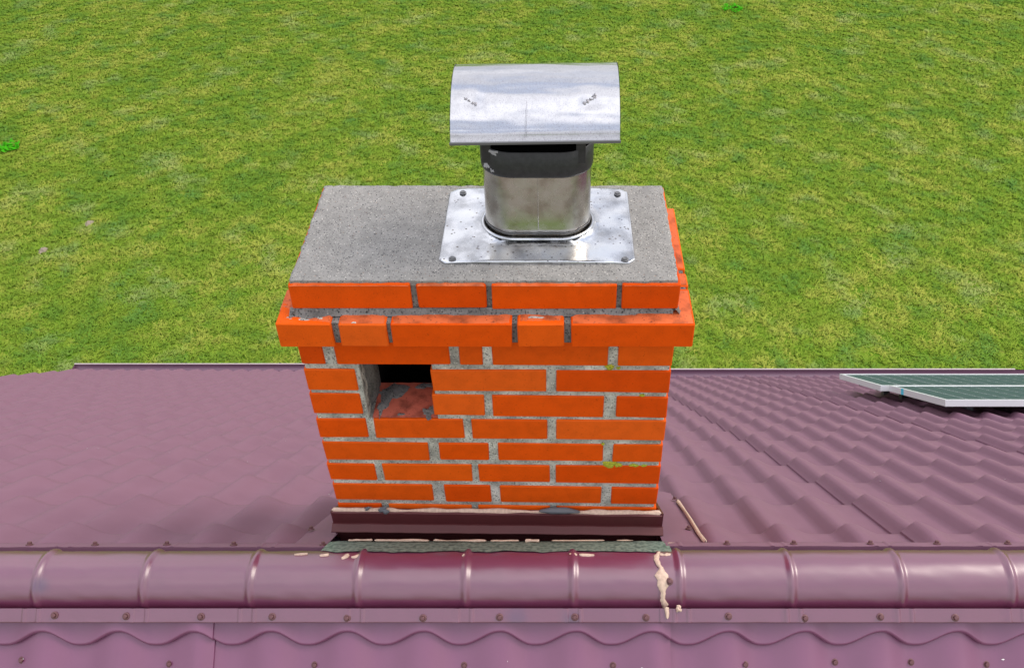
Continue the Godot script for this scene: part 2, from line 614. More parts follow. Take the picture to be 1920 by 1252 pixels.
func screw_mesh() -> ArrayMesh:
	var st := begin()
	var rings := [[0.0085, 0.0], [0.0085, 0.0016], [0.007, 0.0026], [0.0052, 0.0028]]
	for k in rings.size() - 1:
		grid(st, 13, 2, func(i: int, j: int) -> Vector3:
			var a := TAU * i / 12.0
			return Vector3(cos(a) * rings[k + j][0], rings[k + j][1], sin(a) * rings[k + j][0]), Vector3(cos(TAU * 6.5 / 12), 0.4, sin(TAU * 6.5 / 12)), -1 if k == 0 else 2)
	var hexr := [[0.0052, 0.0025], [0.0050, 0.0075], [0.0040, 0.0084], [0.0001, 0.0086]]
	for k in hexr.size() - 1:
		grid(st, 7, 2, func(i: int, j: int) -> Vector3:
			var a := TAU * i / 6.0
			return Vector3(cos(a) * hexr[k + j][0], hexr[k + j][1], sin(a) * hexr[k + j][0]), Vector3(cos(TAU * 3.5 / 6), 0.6, sin(TAU * 3.5 / 6)), -1)
	return done(st)

# a frame on a slope: side +1 is the front slope, -1 the back one
func on_slope(side: int, x: float, s: float, lift: float) -> Vector3:
	return RIDGE + Vector3(x, -sin(SLOPE) * s + cos(SLOPE) * lift, side * (cos(SLOPE) * s + sin(SLOPE) * lift))

func slope_basis(side: int) -> Basis:
	var n := Vector3(0, cos(SLOPE), side * sin(SLOPE))
	var d := Vector3(0, -sin(SLOPE), side * cos(SLOPE))
	return Basis(Vector3(side, 0, 0), n, d)

func add_screw(parent: Node3D, mesh: Mesh, pos: Vector3, up: Vector3) -> void:
	var o := part("screw", mesh, M.screw, parent)
	var tilt := (up + Vector3(rng.randf_range(-0.06, 0.06), 0, rng.randf_range(-0.06, 0.06))).normalized()
	var q := Basis(Quaternion(Vector3.UP, tilt)) * Basis(Vector3.UP, rng.randf() * TAU)
	o.transform = parent.transform.affine_inverse() * Transform3D(q, pos) if parent.name != "house" else Transform3D(q, pos)

# ridge cap: half-round roll with flanges; x from a to b, ribs at the given places
func cap_point(x: float, t: int, ribs: Array, lift: float) -> Vector3:
	# profile index t: 0..3 back flange, 4..28 roll, 29..33 front flange
	var rib := 0.0
	var twin := 0.0
	for r in ribs:
		var d: float = absf(x - r)
		rib = maxf(rib, 1.0 - smoothstep(0.0, 0.0135, d))
		twin = maxf(twin, 1.0 - smoothstep(0.0025, 0.006, absf(d - 0.016)))
	var rad := 0.0725 + lift
	var cy := RIDGE.y - 0.072
	var foot := 0.090
	var edge := 0.1255
	var dent := 0.0010 * wobble.get_noise_2d(x * 900.0, t * 26.0)
	if t <= 3:
		var s: float = [0.134, 0.134, 0.130, foot + 0.004][t]
		var l: float = 0.0175 + lift + (-0.004 if t == 0 else 0.0) + 0.0016 * twin * (1.0 if t > 0 else 0.0) + dent
		return on_slope(-1, x, s, l)
	if t >= 29:
		var s2: float = [foot + 0.004, edge - 0.012, edge - 0.003, edge, edge][t - 29]
		var l2: float = 0.0215 + lift + (-0.004 if t == 33 else 0.0) + 0.0028 * twin * (1.0 if t < 33 else 0.0) + dent
		return on_slope(1, x, s2, l2)
	var a := PI * (t - 4) / 24.0
	var ends := sin(a)
	var rr := rad + 0.0058 * rib * smoothstep(0.0, 0.25, ends) + dent
	return Vector3(x, cy + sin(a) * rr, RIDGE.z - cos(a) * rr)

func ridge_cap(a: float, b: float, ribs: Array, lift: float, stains: Array, body := true) -> ArrayMesh:
	var xs: Array[float] = []
	var x := a
	while x < b:
		var near := 1.0
		for r in ribs:
			near = minf(near, absf(x - r))
		xs.append(x)
		x += 0.0022 if near < 0.026 else 0.012
	xs.append(b)
	var st := begin()
	var n := xs.size()
	var pts: Array[Vector3] = []
	for i in n:
		for t in 34:
			pts.append(cap_point(xs[i], t, ribs, lift))
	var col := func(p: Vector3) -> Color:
		# soft blue smudges on the metal
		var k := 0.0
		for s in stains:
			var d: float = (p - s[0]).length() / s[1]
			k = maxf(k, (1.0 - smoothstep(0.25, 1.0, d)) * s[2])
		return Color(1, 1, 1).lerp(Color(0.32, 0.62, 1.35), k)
	st.set_smooth_group(1)
	for i in n - 1:
		for t in range(4 if body else 0, 33 if body else 4):
			var g := 1
			if t < 3: g = 2
			elif t == 3 or t == 28: g = 3 if t == 3 else 4
			elif t > 28: g = 5
			st.set_smooth_group(g)
			for o in [[0, 0], [0, 1], [1, 1], [0, 0], [1, 1], [1, 0]]:
				var v := pts[(i + o[0]) * 34 + t + o[1]]
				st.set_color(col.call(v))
				st.add_vertex(v)
	# rolled ends, 1.5 mm thick edge
	for e in [0, n - 1]:
		var out := Vector3(-1 if e == 0 else 1, 0, 0)
		st.set_smooth_group(-1)
		for t in range(4 if body else 0, 33 if body else 4):
			var p := pts[e * 34 + t]
			var q := pts[e * 34 + t + 1]
			var down := Vector3(0, -0.0022, 0)
			st.set_color(Color(1, 1, 1))
			quad(st, p, q, q + down, p + down, out)
	return done(st)

func build_house() -> void:
	var house := thing("house", "house with burgundy metal tile roof around the orange brick chimney", "house")
	# walls, seen only from elsewhere
	var wy := GROUND - 0.3
	var wall := begin()
	box(wall, Vector3(-5.3, wy, -5.25), Vector3(4.8, -4.75, -4.95), 0.004)
	part("wall", done(wall), M.plaster, house)
	wall = begin()
	box(wall, Vector3(-5.3, wy, 5.4), Vector3(4.8, -4.75, 5.7), 0.004)
	part("wall", done(wall), M.plaster, house)
	for gx in [-5.3, 4.5]:
		var sw := begin()
		sw.set_smooth_group(-1)
		var prof := [Vector2(-4.95, wy), Vector2(5.4, wy), Vector2(5.4, -4.72), Vector2(0.213, -0.30), Vector2(-4.95, -4.72)]
		for i in 5:
			var p: Vector2 = prof[i]
			var q: Vector2 = prof[(i + 1) % 5]
			var m := Vector3(gx, -4, 0.2)
			quad(sw, Vector3(gx, p.y, p.x), Vector3(gx, q.y, q.x), Vector3(gx + 0.3, q.y, q.x), Vector3(gx + 0.3, p.y, p.x), Vector3(0, (p.y + q.y) / 2 + 4, (p.x + q.x) / 2))
			for s in 2:
				tri(sw, Vector3(gx + 0.3 * s, -4, 0.2), Vector3(gx + 0.3 * s, p.y, p.x), Vector3(gx + 0.3 * s, q.y, q.x), Vector3(s * 2 - 1, 0, 0))
		part("gable_wall", done(sw), M.plaster, house)

	var screw := screw_mesh()
	# back slope: six-wave sheets; the left part of the eave runs farther down than the right one
	var pb := 0.185
	var long_sheet := roof_sheet(6, pb, 0.314, 0.390, 0.108, 8.99)
	var short_sheet := roof_sheet(6, pb, 0.314, 0.390, 0.108, 7.64)
	var narrow := roof_sheet(1, pb, 0.314, 0.390, 0.108, 8.99)
	var by_stack := {-1: roof_sheet(6, pb, 0.314, 0.390, 0.108, 7.64, Vector2(-0.455, 1.0)), -2: roof_sheet(6, pb, 0.314, 0.390, 0.108, 8.99, Vector2(-2.0, -0.70))}
	var seam := 1.085
	for k in range(-6, 4):
		var sx := seam + k * 6 * pb
		var o := part("roof_sheet", by_stack[k] if by_stack.has(k) else long_sheet if k < -1 else short_sheet, M.roof_coat, house)
		o.transform = Transform3D(slope_basis(-1), on_slope(-1, sx, 0, -0.008))
	var nw := part("roof_sheet", narrow, M.roof_coat, house)
	nw.transform = Transform3D(slope_basis(-1), on_slope(-1, seam - 6 * 6 * pb - pb, 0, -0.008))
	# front slope
	var pf := 0.1735
	var front_sheet := roof_sheet(6, pf, 0.181, 0.390, 0.108, 8.0, Vector2.ZERO, 0.019, 0.42, 0.016, 0.032)
	var fronts := []
	for k in range(-5, 5):
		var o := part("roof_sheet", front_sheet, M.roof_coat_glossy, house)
		o.transform = Transform3D(slope_basis(1), on_slope(1, 0.39 + k * 6 * pf, 0, -0.008))
		fronts.append(o)
	for s in [[-1.069, 0.213], [-0.732, 0.222], [-0.401, 0.225], [-0.059, 0.226], [0.281, 0.226], [0.581, 0.222], [0.789, 0.219], [0.963, 0.219], [1.136, 0.224]]:
		var host: int = clampi(ceili((s[0] - 0.39) / (6 * pf)) + 5, 0, 9)
		var u: float = (s[0] - 0.39 - (host - 5) * 6 * pf + 0.02) / pf
		add_screw(fronts[host], screw, on_slope(1, s[0], s[1], -0.027 + 0.019 * wave(u, 0.42) + 0.003), slope_basis(1).y)

	# ridge caps
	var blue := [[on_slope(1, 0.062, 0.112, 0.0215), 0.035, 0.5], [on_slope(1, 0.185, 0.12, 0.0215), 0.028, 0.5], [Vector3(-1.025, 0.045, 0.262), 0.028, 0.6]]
	var left_ribs := [-1.525, -1.28, -1.036, -0.791, -0.548, -0.303, -0.056, 0.19]
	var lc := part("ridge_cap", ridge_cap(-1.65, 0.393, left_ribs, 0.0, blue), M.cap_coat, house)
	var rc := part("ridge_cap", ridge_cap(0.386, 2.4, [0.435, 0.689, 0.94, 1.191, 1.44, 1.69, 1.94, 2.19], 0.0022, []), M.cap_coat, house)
	part("flange", ridge_cap(-3.6, -1.643, [-3.5, -3.25, -3.0, -2.75, -2.5, -2.25, -2.0, -1.77], 0.0022, [], false), M.roof_coat, part("ridge_cap", ridge_cap(-3.6, -1.643, [-3.5, -3.25, -3.0, -2.75, -2.5, -2.25, -2.0, -1.77], 0.0022, []), M.cap_coat, house))
	part("flange", ridge_cap(-5.75, -3.593, [-5.5, -5.0, -4.5, -4.0], 0.0, [], false), M.roof_coat, part("ridge_cap", ridge_cap(-5.75, -3.593, [-5.5, -5.0, -4.5, -4.0], 0.0, []), M.cap_coat, house))
	part("flange", ridge_cap(2.393, 5.5, [2.9, 3.4, 3.9, 4.4, 4.9], 0.0, [], false), M.roof_coat, part("ridge_cap", ridge_cap(2.393, 5.5, [2.9, 3.4, 3.9, 4.4, 4.9], 0.0, []), M.cap_coat, house))
	part("flange", ridge_cap(-1.65, 0.393, left_ribs, 0.0, [], false), M.roof_coat, lc)
	part("flange", ridge_cap(0.386, 2.4, [0.435, 0.689, 0.94, 1.191, 1.44, 1.69, 1.94, 2.19], 0.0022, [], false), M.roof_coat, rc)
	for s in [[-1.128, 0.112], [-0.969, 0.112], [-0.796, 0.115], [-0.632, 0.112], [-0.415, 0.112], [0.566, 0.112], [0.729, 0.114], [0.915, 0.114], [1.077, 0.114], [1.25, 0.116]]:
		add_screw(lc if s[0] < 0.39 else rc, screw, on_slope(-1, s[0], s[1], 0.018 + (0.0022 if s[0] > 0.39 else 0.0)), slope_basis(-1).y)
	for s in [[-0.983, 0.109], [-0.821, 0.111], [-0.652, 0.112], [-0.491, 0.112], [-0.321, 0.115], [-0.15, 0.115], [0.023, 0.113], [0.193, 0.113], [0.354, 0.114], [0.54, 0.111], [0.712, 0.115], [0.883, 0.112], [1.052, 0.114]]:
		add_screw(lc if s[0] < 0.39 else rc, screw, on_slope(1, s[0], s[1], 0.0215 + (0.0022 if s[0] > 0.39 else 0.0)), slope_basis(1).y)
	# one screw through the lap of the two caps
	var ang := 1.02
	add_screw(rc, screw, Vector3(0.409, RIDGE.y - 0.072 + sin(ang) * 0.0752, RIDGE.z + cos(ang) * 0.0752), Vector3(0, sin(ang), cos(ang)))

	# pale flecks of lint and droppings scattered over the sheets
	var fleck := begin()
	for k in 150:
		var fx := rng.randf_range(-2.4, 2.6)
		var back_side := k < 120
		var fs := rng.randf_range(0.2, 3.2) if back_side else rng.randf_range(0.13, 0.26)
		if back_side and absf(fx) < 0.45 and fs < 1.2:
			continue
		var side := -1 if back_side else 1
		var l := rng.randf_range(0.003, 0.011)
		var a := rng.randf() * TAU
		var up := slope_basis(side).y
		var per := 0.185 if back_side else 0.1735
		var seam_x := 1.085 if back_side else 0.39
		var u: float = ((seam_x - fx) if back_side else (fx - seam_x))
		var w: float = wave((u + 0.02) / per, 0.25 if back_side else 0.42)
		var row := fposmod(fs - (0.314 if back_side else 0.181), 0.39) / 0.39
		if row > 0.84 or row < 0.06:
			continue
		var lift := -0.024 + w * (0.032 if back_side else 0.019) + (0.024 if back_side else 0.016) * row + 0.0025
		var c := on_slope(side, fx, fs, lift)
		var d := Vector3(cos(a), 0, 0) + slope_basis(side).z * sin(a)
		var e := d.cross(up).normalized()
		fleck.set_smooth_group(-1)
		for m in 2:
			var w2 := l * (0.22 if m == 0 else 0.12)
			quad(fleck, c - d * l * 0.5, c + e * w2 + up * 0.0006, c + d * l * 0.5, c - e * w2 + up * 0.0006, up)
	var fk := part("lint_flecks", done(fleck), mat("lint", lin(0.7, 0.66, 0.66), 0.9), house)
	fk.set_meta("kind", "stuff")

	# gutters along both pieces of the back eave and the front eave
	for g in [[-5.86, -0.03, 9.04, -1], [-0.02, 5.35, 7.64, -1], [-6.0, 5.5, 8.0, 1]]:
		var side: int = g[3]
		var c := on_slope(side, 0, g[2] + 0.035, 0.0) + Vector3(0, 0.016, side * 0.046)
		var st := begin()
		for shell in 2:
			var r := 0.062 - 0.002 * shell
			grid(st, 2, 15, func(i: int, j: int) -> Vector3:
				var a := PI + PI * j / 14.0
				return Vector3(g[0] if i == 0 else g[1], c.y + sin(a) * r, c.z + side * cos(a) * r), Vector3(0, -1 if shell == 0 else 1, 0), 1 + shell)
		for e in 2:
			for j in 14:
				var a0 := PI + PI * j / 14.0
				var a1 := PI + PI * (j + 1) / 14.0
				st.set_smooth_group(-1)
				tri(st, Vector3(g[e], c.y, c.z), Vector3(g[e], c.y + sin(a0) * 0.061, c.z + cos(a0) * 0.061), Vector3(g[e], c.y + sin(a1) * 0.061, c.z + cos(a1) * 0.061), Vector3(e * 2 - 1, 0, 0))
		var gut := part("gutter", done(st), M.gutter_coat, house)
		var lip := begin()
		grid(lip, 2, 11, func(i: int, j: int) -> Vector3:
			var a := TAU * j / 10.0
			return Vector3(g[0] if i == 0 else g[1] - 0.18, c.y + 0.004 + sin(a) * 0.008, c.z + side * (0.064 + cos(a) * 0.008)), Vector3(0, sin(TAU * 0.55), side * cos(TAU * 0.55)), 1)
		part("gutter_lip", done(lip), M.lit_bead_edge, gut)
		# fascia behind the trough
		var fb := begin()
		box(fb, Vector3(g[0] + 0.1, c.y - 0.2, c.z - side * 0.115 - 0.012), Vector3(g[1] - 0.1, c.y - 0.02, c.z - side * 0.115 + 0.012), 0.002)
		part("fascia_board", done(fb), M.gutter_coat, house)
	# verge trims
	for v in [[-5.772, -1, 9.04], [5.53, -1, 7.64], [-5.9, 1, 8.0], [5.5, 1, 8.0]]:
		var st := begin()
		var p := []
		for k in 8:
			p.append(on_slope(v[1], v[0] + (0.012 if k & 1 else -0.012), v[2] - 0.02 if k & 4 else 0.06, -0.004 if k & 2 else -0.10))
		hexa(st, p, 0.002)
		part("verge_trim", done(st), M.gutter_coat, house)

# ------------------------------------------------------------------ chimney
# course lines of the front face: top left, top right, bottom left, bottom right, brick ends
const COURSES := [
	[0.5660, 0.5640, 0.4860, 0.4803, [-0.4016, -0.3499, -0.3253, -0.0788, -0.0572, -0.0076, 0.0126, 0.2637, 0.2847, 0.4021]],
	[0.4716, 0.4651, 0.4067, 0.3994, [-0.4008, -0.2886, -0.1237, 0.1286, 0.1512, 0.4031]],
	[0.3974, 0.3858, 0.3334, 0.3187, [-0.4028, -0.2898, -0.1269, -0.0112, 0.0063, 0.2586, 0.2868, 0.4039]],
	[0.3160, 0.3085, 0.2542, 0.2436, [-0.4017, -0.2876, -0.2696, -0.0632, -0.045, 0.1313, 0.1507, 0.4041]],
	[0.2377, 0.2266, 0.1756, 0.1668, [-0.4, -0.152, -0.1264, -0.0089, 0.0131, 0.2632, 0.2865, 0.4031]],
	[0.1606, 0.1505, 0.1021, 0.0866, [-0.4017, -0.2874, -0.269, -0.0536, -0.0371, 0.1355, 0.1504, 0.4036]],
	[0.0876, 0.0693, 0.0252, 0.0058, [-0.4005, -0.1552, -0.1259, -0.0111, 0.0119, 0.2636, 0.2885, 0.4044]],
	[0.0105, -0.0087, -0.0520, -0.0712, [-0.399, -0.2884, -0.271, -0.0613, -0.0463, 0.1363, 0.1513, 0.4042]],
]

func brick(parent: Node3D, corners: Array, tone := -1, skin: StandardMaterial3D = null) -> void:
	for k in 8:
		corners[k] += Vector3(rng.randf_range(-1, 1), rng.randf_range(-1, 1), rng.randf_range(-1, 1)) * 0.0009
	var st := begin()
	hexa(st, corners, rng.randf_range(0.0016, 0.0030))
	var m: StandardMaterial3D = skin if skin else M["brick_%d" % (tone if tone >= 0 else rng.randi_range(0, 5))]
	part("brick", done(st), m, parent)

func build_chimney() -> void:
	var ch := thing("brick_chimney", "orange brick chimney with grey mortar and concrete top standing beside the roof ridge", "chimney", Vector3.ZERO)
	var back := -0.372
	# body, front face: each brick from its course lines
	for ci in COURSES.size():
		var c: Array = COURSES[ci]
		var ends: Array = c[4]
		var n := ends.size() / 2
		for b in n:
			var x0: float = ends[b * 2]
			var x1: float = ends[b * 2 + 1]
			var p := []
			var corner: bool = b == 0 or b == n - 1
			var deep := 0.118
			if corner and x1 - x0 < 0.19:
				deep = 0.245
			for k in 8:
				var x := x1 if k & 1 else x0
				var t := (x + 0.4) / 0.805
				var y: float = lerpf(c[0], c[1], t) if k & 2 else lerpf(c[2], c[3], t)
				p.append(Vector3(x, y, 0.0 if k & 4 else -deep))
			brick(ch, p)
		# side and back faces of the course
		for s in [-1, 1]:
			var yt: float = c[0] if s < 0 else c[1]
			var yb: float = c[2] if s < 0 else c[3]
			var fe: float = (ends[1] - ends[0]) if s < 0 else (ends[ends.size() - 1] - ends[ends.size() - 2])
			var zf := -0.245 if fe < 0.19 else -0.118
			var xa: float = ends[0] if s < 0 else ends[ends.size() - 1] - 0.118
			var cuts := [zf - 0.014, back] if zf < -0.2 else [zf - 0.014, back + 0.0]
			brick(ch, box_corners(Vector3(xa, yb, cuts[1]), Vector3(xa + 0.118, yt, cuts[0])))
		var bx := -0.268 if ci % 2 else -0.272
		var yt2: float = (c[0] + c[1]) / 2
		var yb2: float = (c[2] + c[3]) / 2
		for e in [[bx, -0.02], [-0.008, 0.262]]:
			brick(ch, box_corners(Vector3(e[0], yb2, back), Vector3(e[1], yt2, back + 0.066)))
	# the courses below the flashing show only on the sides and the back, where the slope falls away
	for k in 5:
		var yt := -0.0735 - 0.0775 * k
		var yb := yt - 0.0625
		for s in [-1, 1]:
			var xa := -0.4005 if s < 0 else 0.2855
			for z in ([[-0.002, -0.118], [-0.132, back]] if k % 2 else [[-0.002, -0.245], [-0.259, back]]):
				brick(ch, box_corners(Vector3(xa, yb, z[1]), Vector3(xa + 0.118, yt, z[0])))
		for e in ([[-0.27, -0.02], [-0.008, 0.262]] if k % 2 else [[-0.268, -0.15], [-0.136, 0.114], [0.128, 0.27]]):
			brick(ch, box_corners(Vector3(e[0], yb, back), Vector3(e[1], yt, back + 0.066)))
	# corbel course, projecting on all sides, and the top course; their upper faces are weathered
	var c1 := [-0.4216, -0.3077, -0.2947, -0.1971, -0.1873, 0.06, 0.0719, 0.1674, 0.182, 0.4342]
	for b in 5:
		var p := box_corners(Vector3(c1[b * 2], 0.5685, -0.082), Vector3(c1[b * 2 + 1], 0.630, 0.036))
		if b == 0:
			p[7] += Vector3(-0.001, 0.001, 0)
			p[6] += Vector3(0, 0.0015, 0)
		brick(ch, p, [1, 4, 3, 1, 3][b])
	for s in [-1, 1]:
		var xa := -0.4255 if s < 0 else 0.3165
		for z in [[-0.0925, -0.1385], [-0.152, -0.398]]:
			brick(ch, box_corners(Vector3(xa, 0.5685, z[1]), Vector3(xa + 0.118, 0.630, z[0])), 4)
	for e in [[-0.296, -0.052], [-0.04, 0.204], [0.214, 0.305]]:
		brick(ch, box_corners(Vector3(e[0], 0.5685, -0.398), Vector3(e[1], 0.630, -0.28)))
	var c0 := [-0.3907, -0.144, -0.1322, 0.0084, 0.0202, 0.2734, 0.2846, 0.4017]
	for b in 4:
		brick(ch, box_corners(Vector3(c0[b * 2], 0.6415, -0.118), Vector3(c0[b * 2 + 1], 0.7035, 0.0)), [0, 2, 3, 2][b])
	for s in [-1, 1]:
		var xa := -0.3910 if s < 0 else 0.2837
		brick(ch, box_corners(Vector3(xa, 0.6415, back), Vector3(xa + 0.118, 0.7035, -0.13)))
	for e in [[-0.262, -0.006], [0.006, 0.272]]:
		brick(ch, box_corners(Vector3(e[0], 0.6415, back), Vector3(e[1], 0.7035, back + 0.118)))

	# mortar: recessed core that leaves the vent opening and the flue shaft behind it free
	var core := begin()
	var r := 0.0038
	var vx0 := -0.279
	var vx1 := -0.1245
	var vy0 := 0.3155
	var vy1 := 0.4845
	var z1 := -r
	var zb := back + r
	var x0 := -0.4005 + r
	var x1 := 0.4025 - r
	var sx0 := -0.272
	var sx1 := -0.118
	var zf := -0.119
	var zr := -0.30
	box(core, Vector3(x0, -0.5, zb), Vector3(sx0, 0.569, zf), 0.001)               # left of the flue shaft
	box(core, Vector3(sx1, -0.5, zb), Vector3(x1, 0.569, zf), 0.001)               # right of it
	box(core, Vector3(sx0, -0.5, zb), Vector3(sx1, 0.569, zr), 0.001)              # behind it
	box(core, Vector3(x0, -0.5, zf), Vector3(x1, vy0 - 0.004, z1), 0.001)          # front wall below the opening
	box(core, Vector3(x0, vy0 - 0.004, zf), Vector3(vx0, vy1 + 0.004, z1), 0.001)
	box(core, Vector3(vx1 + 0.004, vy0 - 0.004, zf), Vector3(x1, vy1 + 0.004, z1), 0.001)
	box(core, Vector3(x0, vy1 + 0.004, zf), Vector3(x1, 0.569, z1), 0.001)
	part("mortar", done(core), M.mortar, ch)
	var top := begin()
	box(top, Vector3(-0.418, 0.572, -0.392), Vector3(0.4285, 0.6265, 0.0265), 0.001)
	box(top, Vector3(-0.3855, 0.6265, -0.366), Vector3(0.3965, 0.70, -0.0075), 0.001)
	part("mortar", done(top), M.mortar_dark, ch)
	# uneven mortar bed squeezed out on the corbel in front of the top course
	var bed := begin()
	grid(bed, 90, 6, func(i: int, j: int) -> Vector3:
		var x := lerpf(-0.397, 0.392, i / 89.0)
		var w := 0.0085 + 0.005 * wobble.get_noise_2d(i * 9.0, 5.0)
		if i < 14:
			w += 0.011 * smoothstep(14.0, 4.0, float(i)) * (1.0 + wobble.get_noise_2d(i * 20.0, 60.0))
		if i > 80:
			w *= 0.45
		var f := j / 5.0
		return Vector3(x, lerpf(0.6425, 0.6295, smoothstep(0.0, 1.0, f)) + 0.001 * wobble.get_noise_2d(i * 50.0, j * 50.0), lerpf(-0.004, w, f)), Vector3(0, 1, 0.5), 1)
	grid(bed, 40, 6, func(i: int, j: int) -> Vector3:
		var z := lerpf(-0.36, 0.012, i / 39.0)
		var f := j / 5.0
		var w := 0.008 + 0.004 * wobble.get_noise_2d(i * 31.0, 205.0)
		return Vector3(lerpf(-0.386, -0.392 - w, f), lerpf(0.6425, 0.6295, smoothstep(0.0, 1.0, f)), z), Vector3(-0.5, 1, 0), 1)
	grid(bed, 40, 6, func(i: int, j: int) -> Vector3:
		var z := lerpf(-0.36, 0.004, i / 39.0)
		var f := j / 5.0
		var w := 0.006 + 0.004 * wobble.get_noise_2d(i * 31.0, 305.0)
		return Vector3(lerpf(0.396, 0.403 + w, f), lerpf(0.6425, 0.6295, smoothstep(0.0, 1.0, f)), z), Vector3(0.5, 1, 0), 1)
	part("mortar_bed", done(bed), M.mortar_dark, ch)
	# mortar left on the corbel's top face at its front left corner
	for s in [[Vector3(-0.398, 0.6300, 0.016), 0.017, 0.010], [Vector3(-0.375, 0.6300, 0.020), 0.022, 0.007], [Vector3(-0.333, 0.6300, 0.017), 0.010, 0.0035], [Vector3(-0.262, 0.63, 0.030), 0.006, 0.0025], [Vector3(0.11, 0.6305, 0.014), 0.02, 0.004]]:
		part("mortar_smear", mound(s[0], Vector3(0, 0, s[2]), Vector3(s[1], 0, 0), 0.0018, s[0].x * 40.0, 0.5), M.mortar, ch)
	# weathered skin of the corbel bricks: thin worn caps, paler with painted-in sky reflection
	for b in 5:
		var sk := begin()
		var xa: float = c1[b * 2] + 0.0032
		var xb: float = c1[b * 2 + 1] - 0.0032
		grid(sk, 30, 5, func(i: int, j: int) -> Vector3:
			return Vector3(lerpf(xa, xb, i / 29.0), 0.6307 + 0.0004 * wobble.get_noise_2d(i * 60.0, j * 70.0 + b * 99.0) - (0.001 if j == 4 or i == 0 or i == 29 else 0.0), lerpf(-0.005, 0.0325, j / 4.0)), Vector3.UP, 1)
		part("worn_sky_skin", done(sk), M.brick_worn_sky, ch)
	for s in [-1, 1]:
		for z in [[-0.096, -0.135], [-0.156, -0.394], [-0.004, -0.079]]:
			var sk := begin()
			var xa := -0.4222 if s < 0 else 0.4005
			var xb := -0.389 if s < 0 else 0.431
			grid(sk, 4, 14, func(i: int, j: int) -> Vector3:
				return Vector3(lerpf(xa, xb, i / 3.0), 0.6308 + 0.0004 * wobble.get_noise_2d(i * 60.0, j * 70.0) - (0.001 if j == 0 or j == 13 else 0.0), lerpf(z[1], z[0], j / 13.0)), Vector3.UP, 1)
			part("worn_sky_skin", done(sk), M.brick_worn_sky, ch)

	# worn front rims of the top course, in the same sky-tinted colour
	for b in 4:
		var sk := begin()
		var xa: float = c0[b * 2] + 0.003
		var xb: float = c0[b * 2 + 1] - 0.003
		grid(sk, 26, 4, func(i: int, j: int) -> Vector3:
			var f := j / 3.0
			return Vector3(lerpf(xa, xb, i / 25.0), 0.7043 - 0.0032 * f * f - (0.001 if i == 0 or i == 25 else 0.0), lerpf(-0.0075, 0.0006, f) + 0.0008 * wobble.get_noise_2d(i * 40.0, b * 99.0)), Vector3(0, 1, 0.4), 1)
		part("worn_sky_skin", done(sk), M.brick_worn_sky, ch)

	# concrete top, gently uneven, with a ragged edge a few millimetres inside the brick
	var cap := begin()
	var nx := 120
	var nz := 60
	var cap_at := func(i: int, j: int) -> Vector3:
		var u := clampf((i - 2) / float(nx - 5), 0.0, 1.0)
		var v := clampf((j - 2) / float(nz - 5), 0.0, 1.0)
		var e := 0.0030 * wobble.get_noise_2d(u * 2600.0, v * 1300.0)
		var e2 := 0.0030 * wobble.get_noise_2d(u * 2600.0 + 900.0, v * 1300.0)
		var x := lerpf(-0.3862 + e, 0.3978 + e, u)
		var z := lerpf(-0.3690 + e2, -0.0062 + e2, v)
		var y := 0.7090 + 0.0016 * wobble.get_noise_2d(u * 800.0, v * 400.0) + 0.0005 * wobble.get_noise_2d(u * 5200.0, v * 2600.0)
		if i == 1 or i == nx - 2 or j == 1 or j == nz - 2:
			y -= 0.0006
		if i == 0 or i == nx - 1 or j == 0 or j == nz - 1:
			y -= 0.012
		return Vector3(x, y, z)
	grid(cap, nx, nz, cap_at, Vector3.UP, 1)
	part("concrete_cap", done(cap), M.concrete, ch)

	# inside of the vent opening
	var sill := begin()
	grid(sill, 16, 14, func(i: int, j: int) -> Vector3:
		return Vector3(lerpf(-0.2705, -0.119, i / 15.0), 0.3168 + 0.0012 * wobble.get_noise_2d(i * 70.0, j * 70.0), lerpf(-0.1195, -0.004, j / 13.0)), Vector3.UP, 1)
	var faded := mat("brick_faded", lin(0.50, 0.120, 0.075), 0.8, 0.0, 0.3)
	faded.albedo_texture = M.brick_worn_sky.albedo_texture
	tri_map(faded, 4.0)
	part("vent_sill", done(sill), faded, ch)
	for s in [[Vector3(-0.247, 0.3172, -0.085), 0.036, 0.032], [Vector3(-0.255, 0.3172, -0.045), 0.014, 0.03], [Vector3(-0.143, 0.3172, -0.022), 0.022, 0.018], [Vector3(-0.128, 0.3172, -0.045), 0.012, 0.02], [Vector3(-0.208, 0.3172, -0.014), 0.009, 0.004], [Vector3(-0.165, 0.3172, -0.108), 0.02, 0.009]]:
		part("mortar_smear", mound(s[0], Vector3(0, 0, s[2]), Vector3(s[1], 0, 0), 0.003, s[0].x * 90.0 + s[0].z * 30.0, 0.7), M.mortar_dark, ch)
	var reveal := begin()
	grid(reveal, 14, 16, func(i: int, j: int) -> Vector3:
		var y := lerpf(0.3145, 0.485, i / 13.0)
		var z := lerpf(-0.119, -0.012, j / 15.0)
		return Vector3(-0.2795 + 0.011 * smoothstep(-0.03, -0.085, z) + 0.003 * wobble.get_noise_2d(i * 60.0, j * 60.0), y, z), Vector3(1, 0, 0), 1)
	part("mortar", done(reveal), M.mortar_dark, ch)
	# near-black flue lining: soot, with the shaft's deep shade put into its colour
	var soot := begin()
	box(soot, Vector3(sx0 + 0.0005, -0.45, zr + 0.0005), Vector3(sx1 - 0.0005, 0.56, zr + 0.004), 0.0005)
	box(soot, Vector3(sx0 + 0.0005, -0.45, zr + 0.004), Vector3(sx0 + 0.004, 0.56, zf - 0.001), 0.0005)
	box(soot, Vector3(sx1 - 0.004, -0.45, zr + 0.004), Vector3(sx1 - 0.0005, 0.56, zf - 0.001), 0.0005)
	part("soot_shade_lining", done(soot), M.soot_black, ch)

